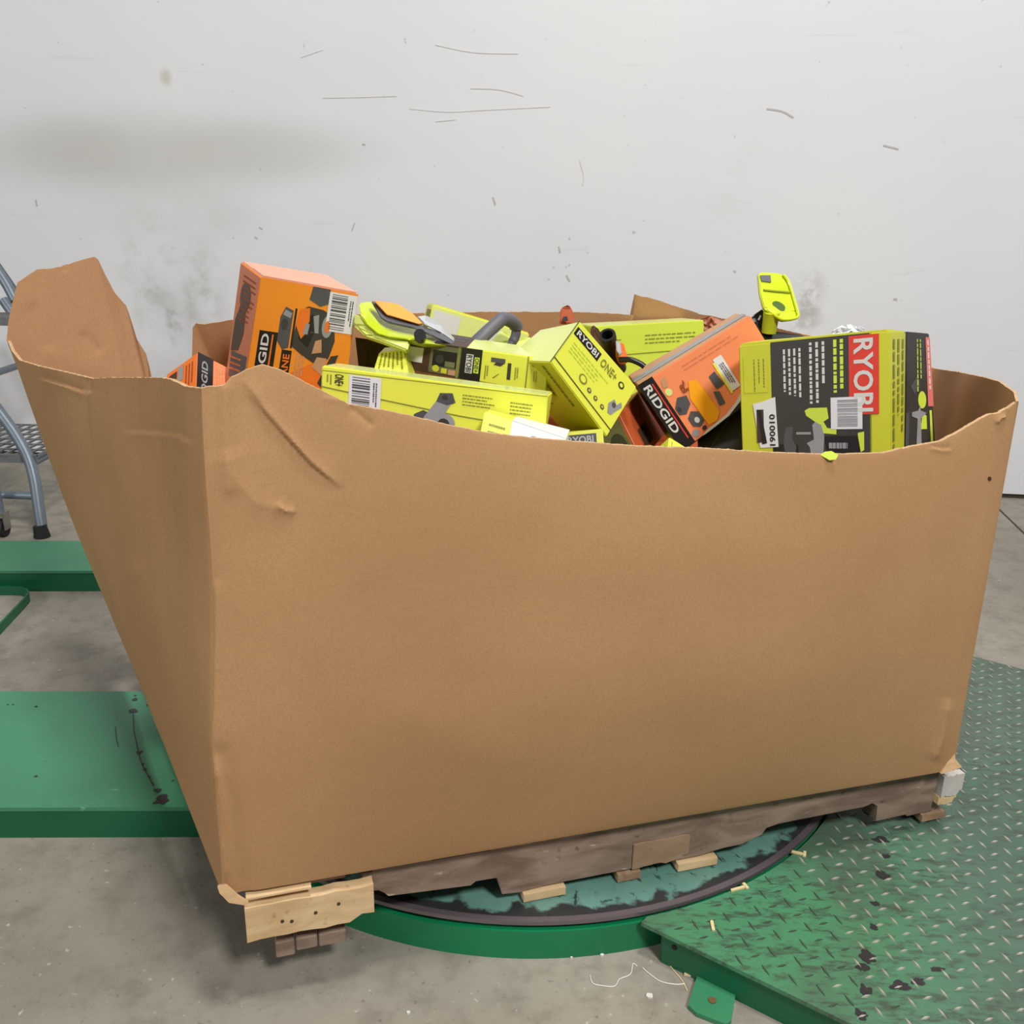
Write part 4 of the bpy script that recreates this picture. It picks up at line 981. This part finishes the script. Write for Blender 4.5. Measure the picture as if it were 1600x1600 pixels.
band = [(579, 470, 1.61), (586, 470, 1.615), (602, 490, 1.60), (653, 506, 1.61), (690, 520, 1.63), (716, 538, 1.64), (706, 538, 1.62), (668, 521, 1.60), (646, 512, 1.59), (605, 503, 1.585), (594, 496, 1.59)]
slab('grey_band', outline(band, -.012), .012, GP, g, .002, away)
top = [(584, 469, 1.60), (600, 471, 1.61), (622, 475, 1.62), (645, 490, 1.62), (660, 505, 1.615), (654, 506, 1.60), (604, 491, 1.59)]
slab('orange_inset', outline(top, -.014), .012, OP, g, .002, away)
clr = [(651, 494, 1.63), (666, 492, 1.65), (690, 508, 1.66), (712, 530, 1.66), (716, 538, 1.64), (690, 520, 1.62), (664, 507, 1.60)]
slab('clear_guard', outline(clr, -.005), .010, CLR, g, .002, away)
mb = MB(); mb.tube([at(656, 523, 1.545), at(657, 528, 1.575)], [.010, .010], 16); mb.build('knob', BP, g, smooth=True)
mb = MB(); mb.prism(outline([(555, 527, 1.70), (640, 540, 1.70), (640, 560, 1.72), (600, 575, 1.72), (560, 572, 1.72)]), away * .04); mb.build('shade_block', mat('dark_gap_shade', (44, 48, 20), .5), g)  # dark block standing for the shade inside the pile below the tool

# grey loop handle
g = empty('loop_handle_tool', tuple(at(770, 540, 1.74) - Vector((0, 0, .05))), 'yellow tool with thick dark grey rubber loop handle in the middle', 'tool')
P = bez([at(738, 541, 1.68), at(758, 522, 1.685), at(778, 504, 1.70), at(786, 498, 1.71), at(799, 502, 1.73), at(806, 510, 1.745), at(806, 522, 1.75), at(802, 532, 1.75), at(792, 543, 1.74), at(780, 547, 1.72)], 6)
nP = len(P); mb = MB(); mb.tube(P, [(.0125 if i < nP * .6 else .009 if i < nP * .8 else .006) for i in range(nP)], 14); mb.build('loop_handle', GP, g, smooth=True)
mb = MB(); mb.prism(outline([(740, 552, 1.72), (765, 536, 1.74), (782, 516, 1.79), (797, 520, 1.80), (806, 530, 1.81), (830, 526, 1.82), (835, 545, 1.78), (800, 560, 1.72)]), away * .03); mb.build('housing', LP2, g, bevel=.004, seg=2, smooth=True)
mb = MB(); mb.prism(outline([(770, 545, 1.71), (786, 540, 1.72), (800, 545, 1.715), (790, 552, 1.70), (772, 551, 1.70)]), away * .01); mb.build('trigger', DGR, g, bevel=.001)

# orange clip poking above the back rim
g = empty('orange_clip', tuple(at(887, 500, 1.85)), 'small red-orange plastic clip sticking up behind the tilted yellow box', 'clip')
mb = MB(); mb.prism(outline([(874, 504, 1.85), (876, 482, 1.85), (884, 477, 1.85), (889, 476, 1.85), (893, 481, 1.86), (897, 492, 1.86), (896, 507, 1.86)]), away * .012); mb.build('clip_body', mat('red_orange_plastic', (178, 84, 44), .4), g, bevel=.002, seg=2)
mb = MB(); mb.prism(outline([(879, 501, 1.846), (880, 495, 1.846), (886, 494, 1.846), (888, 501, 1.846)]), away * .002); mb.build('slot', BP, g)

# black nozzle tool with orange collar
g = empty('nozzle_tool', tuple(at(965, 560, 1.72) - Vector((0, 0, .06))), 'black nozzle tool with orange collar between yellow and orange boxes', 'tool')
ax0, ax1 = at(949, 523, 1.70), at(964, 585, 1.80)
mb = MB(); dirn = (ax1 - ax0).normalized(); sg = 28
aa = dirn.orthogonal().normalized(); bb = dirn.cross(aa)
rings = [(0, .0105), (0, .0150), (.006, .0155), (.02, .0145), (.045, .015), (.06, .019), (.10, .021)]
inner = [(0, .0105), (.03, .0100)]
def lathe(mb, prof, o, m=0):
    k = len(mb.v)
    for (t_, r2) in prof:
        for j in range(sg): w2 = 2 * math.pi * j / sg; mb.v.append(o + dirn * t_ + (aa * math.cos(w2) + bb * math.sin(w2)) * r2)
    for i in range(len(prof) - 1):
        for j in range(sg): mb.f.append((k + i * sg + j, k + i * sg + (j + 1) % sg, k + (i + 1) * sg + (j + 1) % sg, k + (i + 1) * sg + j)); mb.m.append(m)
lathe(mb, [(.03, .001)] + list(reversed(inner)) + rings[1:], ax0); mb.build('nozzle', BP, g, smooth=True)
mb = MB(); mb.prism(outline([(963, 540, 1.70), (974, 533, 1.71), (978, 548, 1.71), (984, 562, 1.71), (972, 566, 1.70), (965, 556, 1.70)]), away * .03); mb.build('orange_collar', mat('orange_plastic', (236, 116, 52), .4), g, bevel=.003, seg=2)
mb = MB(); mb.prism(outline([(962, 532, 1.695), (969, 534, 1.695), (972, 552, 1.69), (968, 556, 1.69), (963, 548, 1.69)]), away * .004); mb.build('grey_insert', GRY, g, bevel=.001)
mb = MB(); mb.tube(bez([at(968, 562, 1.70), at(985, 562, 1.69), at(1000, 568, 1.69), at(1007, 573, 1.69)], 5), .0052, 10); mb.build('trigger_bar', BP, g, smooth=True)
mb = MB(); mb.prism(outline([(925, 505, 1.76), (938, 515, 1.74), (945, 540, 1.74), (966, 585, 1.72), (940, 580, 1.74), (925, 540, 1.76)]), away * .04); mb.build('motor_housing', mat('dark_rust_plastic', (88, 50, 34), .45), g, bevel=.004, seg=2)

# lime handle tool standing up at right
g = empty('cordless_tool', tuple(at(1200, 520, 1.84) - Vector((0, 0, .03))), 'lime plastic tool base standing up above the pile left of biggest box', 'tool')
def hd(x, y): return 1.86 + (x - 1210) * .0003 - (y - 460) * .0004
def ol(pts, dd=0): return [at(x, y, hd(x, y) + dd) for x, y in pts]
head = [(1185, 428), (1190, 425), (1212, 426), (1224, 429), (1232, 440), (1238, 458), (1246, 486), (1247, 494), (1240, 499), (1222, 501), (1207, 491), (1194, 482), (1188, 460)]
mb = MB(); mb.prism(ol(head), away * .014); mb.build('base_plate', LP, g, bevel=.0025, seg=2, smooth=True)
mb = MB()   # raised rim along the right and lower edge
R_ = ol([(1224, 429), (1232, 440), (1238, 458), (1246, 486), (1247, 494), (1240, 498), (1222, 499), (1207, 490)], -.004)
mb.tube(bez(R_, 4), .0030, 8); mb.build('rim', LP, g, smooth=True)
mb = MB(); mb.prism(ol([(1188, 430), (1204, 430), (1205, 441), (1190, 439)], -.003), away * .003); mb.build('grey_pad', GP, g)
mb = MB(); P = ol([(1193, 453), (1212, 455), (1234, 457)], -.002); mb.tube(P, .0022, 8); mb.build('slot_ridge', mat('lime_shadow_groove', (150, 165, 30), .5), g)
hc = at(1217, 478, hd(1217, 478) - .0025); mb = MB()
ex = (at(1227, 481, 1.86) - at(1207, 475, 1.86)) / 2; ey = (at(1216, 471, 1.86) - at(1218, 485, 1.86)) / 2
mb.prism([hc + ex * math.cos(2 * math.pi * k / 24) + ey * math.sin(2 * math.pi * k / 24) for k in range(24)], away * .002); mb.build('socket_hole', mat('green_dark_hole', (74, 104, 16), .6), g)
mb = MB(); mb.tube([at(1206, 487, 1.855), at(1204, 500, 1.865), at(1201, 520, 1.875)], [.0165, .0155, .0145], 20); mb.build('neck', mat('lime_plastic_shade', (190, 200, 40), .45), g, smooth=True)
mb = MB(); mb.prism(outline([(1172, 496, 1.88), (1192, 482, 1.88), (1196, 500, 1.88), (1198, 517, 1.88), (1225, 519, 1.90), (1256, 524, 1.92), (1258, 532, 1.9), (1190, 533, 1.86), (1186, 520, 1.87)]), away * .05); mb.build('black_body', BP, g, bevel=.004, seg=2, smooth=True)
mb = MB(); mb.tube([at(1185, 500, 1.868), at(1189, 493, 1.866)], .002, 8); mb.build('screw', GRY, g)

# crumpled bits on the pile
def crumple(name, px, d, m, label, cat, th=.01, seed=1):
    mb = MB(); r = random.Random(seed); P = []
    nx, ny = 7, 4
    (x0, y0, x1, y1) = px
    for j in range(ny + 1):
        for i in range(nx + 1):
            x = lerp(x0, x1, i / nx) + r.uniform(-2, 2); y = lerp(y0, y1, j / ny) + r.uniform(-3, 3) + abs(i / nx - .5) * (y1 - y0) * .8 * (1 - j / ny)
            P.append(at(x, y, d + r.uniform(-th, th)))
    mb.add(P, [(j * (nx + 1) + i, j * (nx + 1) + i + 1, (j + 1) * (nx + 1) + i + 1, (j + 1) * (nx + 1) + i) for j in range(ny) for i in range(nx)])
    o = mb.build(name, m)
    c = sum(P, Vector()) / len(P); o.data.transform(Matrix.Translation(-c)); o.location = c
    mo = o.modifiers.new('thickness', 'SOLIDIFY'); mo.thickness = .001
    return tag(o, label, cat)
crumple('plastic_wrap', (1300, 506, 1352, 526), 1.66, mat('white_film', (238, 240, 244), .3, coat=.3), 'crumpled white plastic film behind the biggest box', 'plastic', .008, 2)
crumple('torn_tape', (1080, 492, 1132, 516), 2.02, mat('reddish_tape', (178, 112, 84), .5, var=.3, scale=50), 'crumpled reddish brown tape behind the leaning orange box', 'tape', .008, 3)
# yellow scrap stuck on the front rim
P = [(1282, 711), (1290, 706), (1300, 705), (1310, 711), (1306, 718), (1296, 719)]
dsk = fd(1296) - .004
mb = MB(); mb.prism([at(x, y, dsk) for x, y in P], -fo * .0); 
mb = MB(); mb.prism([at(x, y, dsk - .002) for x, y in P], fo * -.0012)
o = mb.build('paper_scrap', LIME); c = at(1296, 712, dsk); o.data.transform(Matrix.Translation(-c)); o.location = c
tag(o, 'small yellow paper scrap caught on the front rim under the biggest box', 'scrap')

# ------------------------------------------------------------------ rolling ladder at far left
LG = mat('blue_grey_steel', (112, 122, 132), .4, .3, var=.15, scale=25)
LDK = mat('dark_grey_steel', (84, 92, 100), .45, .3, var=.2, scale=40)
RB = mat('black_rubber', (22, 21, 23), .7)
foot = on_z(66, 839, 0); dF = (foot - Vector((0, 0, CZ))).dot(f_)
lad = empty('rolling_ladder', tuple(foot), 'grey steel rolling step ladder at left edge, behind the ramps', 'ladder')
back = Vector((0, .48, 0)); left = Vector((-.5, 0, 0))
def on(px, py): return at(px, py, dF)
def tube(name, pts, r, m=LG, smooth=True, parent=lad, n=6):
    mb = MB(); mb.tube(bez(pts, n) if n else pts, r, 14); return mb.build(name, m, parent, smooth=smooth)
leg = tube('leg', [on(65, 822), on(60, 790), on(54, 750), on(44, 715), on(25, 680), on(0, 645), on(-40, 590), on(-110, 490)], .019)
mb = MB(); mb.tube([foot + Vector((0, 0, .001)), foot + Vector((0, 0, .012)), foot + Vector((-.003, 0, .042))], [.027, .025, .021], 18); mb.build('rubber_foot', RB, leg, smooth=True)
leg = tube('leg', [p + back for p in (on(65, 822), on(60, 790), on(54, 750), on(44, 715), on(25, 680), on(0, 645), on(-40, 590), on(-110, 490))], .019)
mb = MB(); fb = foot + back; mb.tube([fb + Vector((0, 0, .001)), fb + Vector((0, 0, .012)), fb + Vector((-.003, 0, .042))], [.027, .025, .021], 18); mb.build('rubber_foot', RB, leg, smooth=True)
tube('rung', [on(54, 775), on(0, 773), on(-120, 770)], .013, n=0)
tube('rung', [on(-60, 600), on(-60, 600) + back], .013, n=0)
tube('rung', [on(48, 725), on(48, 725) + back], .013, n=0)
# handrails seen at the top left
tube('handrail', [on(24, 470), on(12, 447), on(0, 428), on(-60, 340)], .017, n=0); tube('handrail', [on(26, 496) + back * .2, on(10, 474) + back * .2, on(-4, 455) + back * .2, on(-70, 360) + back * .2], .017, LDK, n=0)
# perforated treads
def tread(c, w, dp, label=None):
    mb = MB(); n1, n2 = 11, 6
    for i in range(n1 + 1): mb.box(c + Vector((lerp(-w, 0, i / n1), dp / 2, 0)), (.004, 0, 0), (0, dp / 2, 0), (0, 0, .003))
    for j in range(n2 + 1):
        mb.box(c + Vector((-w / 2, lerp(0, dp, j / n2), .001)), (w / 2, 0, 0), (0, .005, 0), (0, 0, .003))
    mb.box(c + Vector((-w / 2, -.002, -.012)), (w / 2, 0, 0), (0, .002, 0), (0, 0, .014))
    return mb.build('perforated_tread', mat('tread_metal', (112, 114, 114), .5, .3, var=.5, scale=60), lad)
tread(on(58, 712), .42, .44); tread(on(18, 497), .3, .12)
# caster
cc = on_z(6, 838, 0) + Vector((0, 0, .0)); 
mb = MB(); mb.tube([cc + Vector((-.012, 0, .032)), cc + Vector((.012, 0, .032))], [.031, .031], 24); cw = mb.build('caster', RB, lad, smooth=True)
mb = MB(); mb.box(cc + Vector((.018, 0, .055)), (.0025, 0, 0), (0, .018, 0), (0, 0, .028)); mb.box(cc + Vector((-.018, 0, .055)), (.0025, 0, 0), (0, .018, 0), (0, 0, .028)); mb.box(cc + Vector((0, 0, .084)), (.022, 0, 0), (0, .02, 0), (0, 0, .004))
mb.build('caster_fork', mat('zinc_steel', (160, 156, 146), .3, .7), cw)
mb = MB(); mb.tube([cc + Vector((0, 0, .086)), cc + Vector((-.005, 0, .23))], .015, 14); mb.build('caster_stem', LG, cw, smooth=True)

# ------------------------------------------------------------------ litter
CHIP = mat('pale_wood_chip', (222, 200, 150), .8, var=.1, scale=60)
def chip(x, y, z, L, Wd, ang, label, bent=False):
    c = on_z(x, y, z); d = Vector((math.cos(ang), math.sin(ang), 0)); w = Vector((-d.y, d.x, 0)); mb = MB()
    P = [-d * L / 2 - w * Wd / 2, d * L * .42 - w * Wd * .5, d * L / 2, d * L * .38 + w * Wd / 2, -d * L * .45 + w * Wd * .4]
    mb.prism([p + Vector((0, 0, .0035)) for p in P], (0, 0, -.003))
    if bent: mb.prism([p + Vector((0, 0, .0035)) + d * L * .45 for p in (-w * Wd, w * Wd * 1.6, w * Wd * 1.6 + d * Wd, -w * Wd + d * Wd)], (0, 0, -.003))
    o = mb.build('wood_chip', CHIP); o.location = c; return tag(o, label, 'wood chip')
chip(1153, 1390, PZ, .028, .005, .35, 'pale wood splinter on the plate just outside the turntable rim', True)
chip(1246, 1334, PZ, .020, .005, -.35, 'pale wood splinter on the plate nearest the pallet notch', True)
chip(1113, 1448, PZ, .022, .005, 1.5, 'short upright-lying wood splinter near the plate corner')
chip(1078, 1524, 0, .018, .007, -.2, 'tan wood fragment on the floor beside the anchor lug')
WP = mat('white_string', (214, 210, 204), .5)
def string(px, name, label, r=.0009, m=WP):
    P = bez([on_z(x, y, .0012) for x, y in px], 6); mb = MB(); mb.tube(P, r, 6); o = mb.build(name, m, smooth=True); c = P[0]; o.data.transform(Matrix.Translation(-c)); o.location = c; return tag(o, label, 'string')
string([(922, 1524), (926, 1536), (940, 1540), (960, 1541), (968, 1530), (985, 1522), (989, 1506), (996, 1510)], 'plastic_string', 'white plastic string curled on the floor left of the platform')
string([(1004, 1512), (1018, 1524), (1034, 1534), (1056, 1538), (1070, 1537)], 'plastic_string', 'straighter white string on the floor leading to the anchor lug')
string([(1046, 1508), (1056, 1520), (1066, 1532), (1074, 1548)], 'plastic_string', 'tan thread on the floor against the anchor lug', .0008, CHIP)
def crumb(x, y, r, label, m=WP):
    mb = MB(); c = on_z(x, y, 0); rr = random.Random(x)
    P = [Vector((math.cos(a) * r * rr.uniform(.7, 1.3), math.sin(a) * r * rr.uniform(.5, 1), .0035)) for a in [k * math.pi / 3 for k in range(6)]]
    mb.prism(P, (0, 0, -.0032)); o = mb.build('paper_crumb', m); o.location = c; tag(o, label, 'crumb')
crumb(1015, 1558, .006, 'largest white crumb on the floor left of the anchor lug'); crumb(941, 1494, .003, 'tiny white crumb under the turntable skirt'); crumb(893, 1498, .002, 'tiniest pale crumb right under the turntable skirt')
crumb(638, 1584, .003, 'lone white crumb at the bottom edge of the floor')
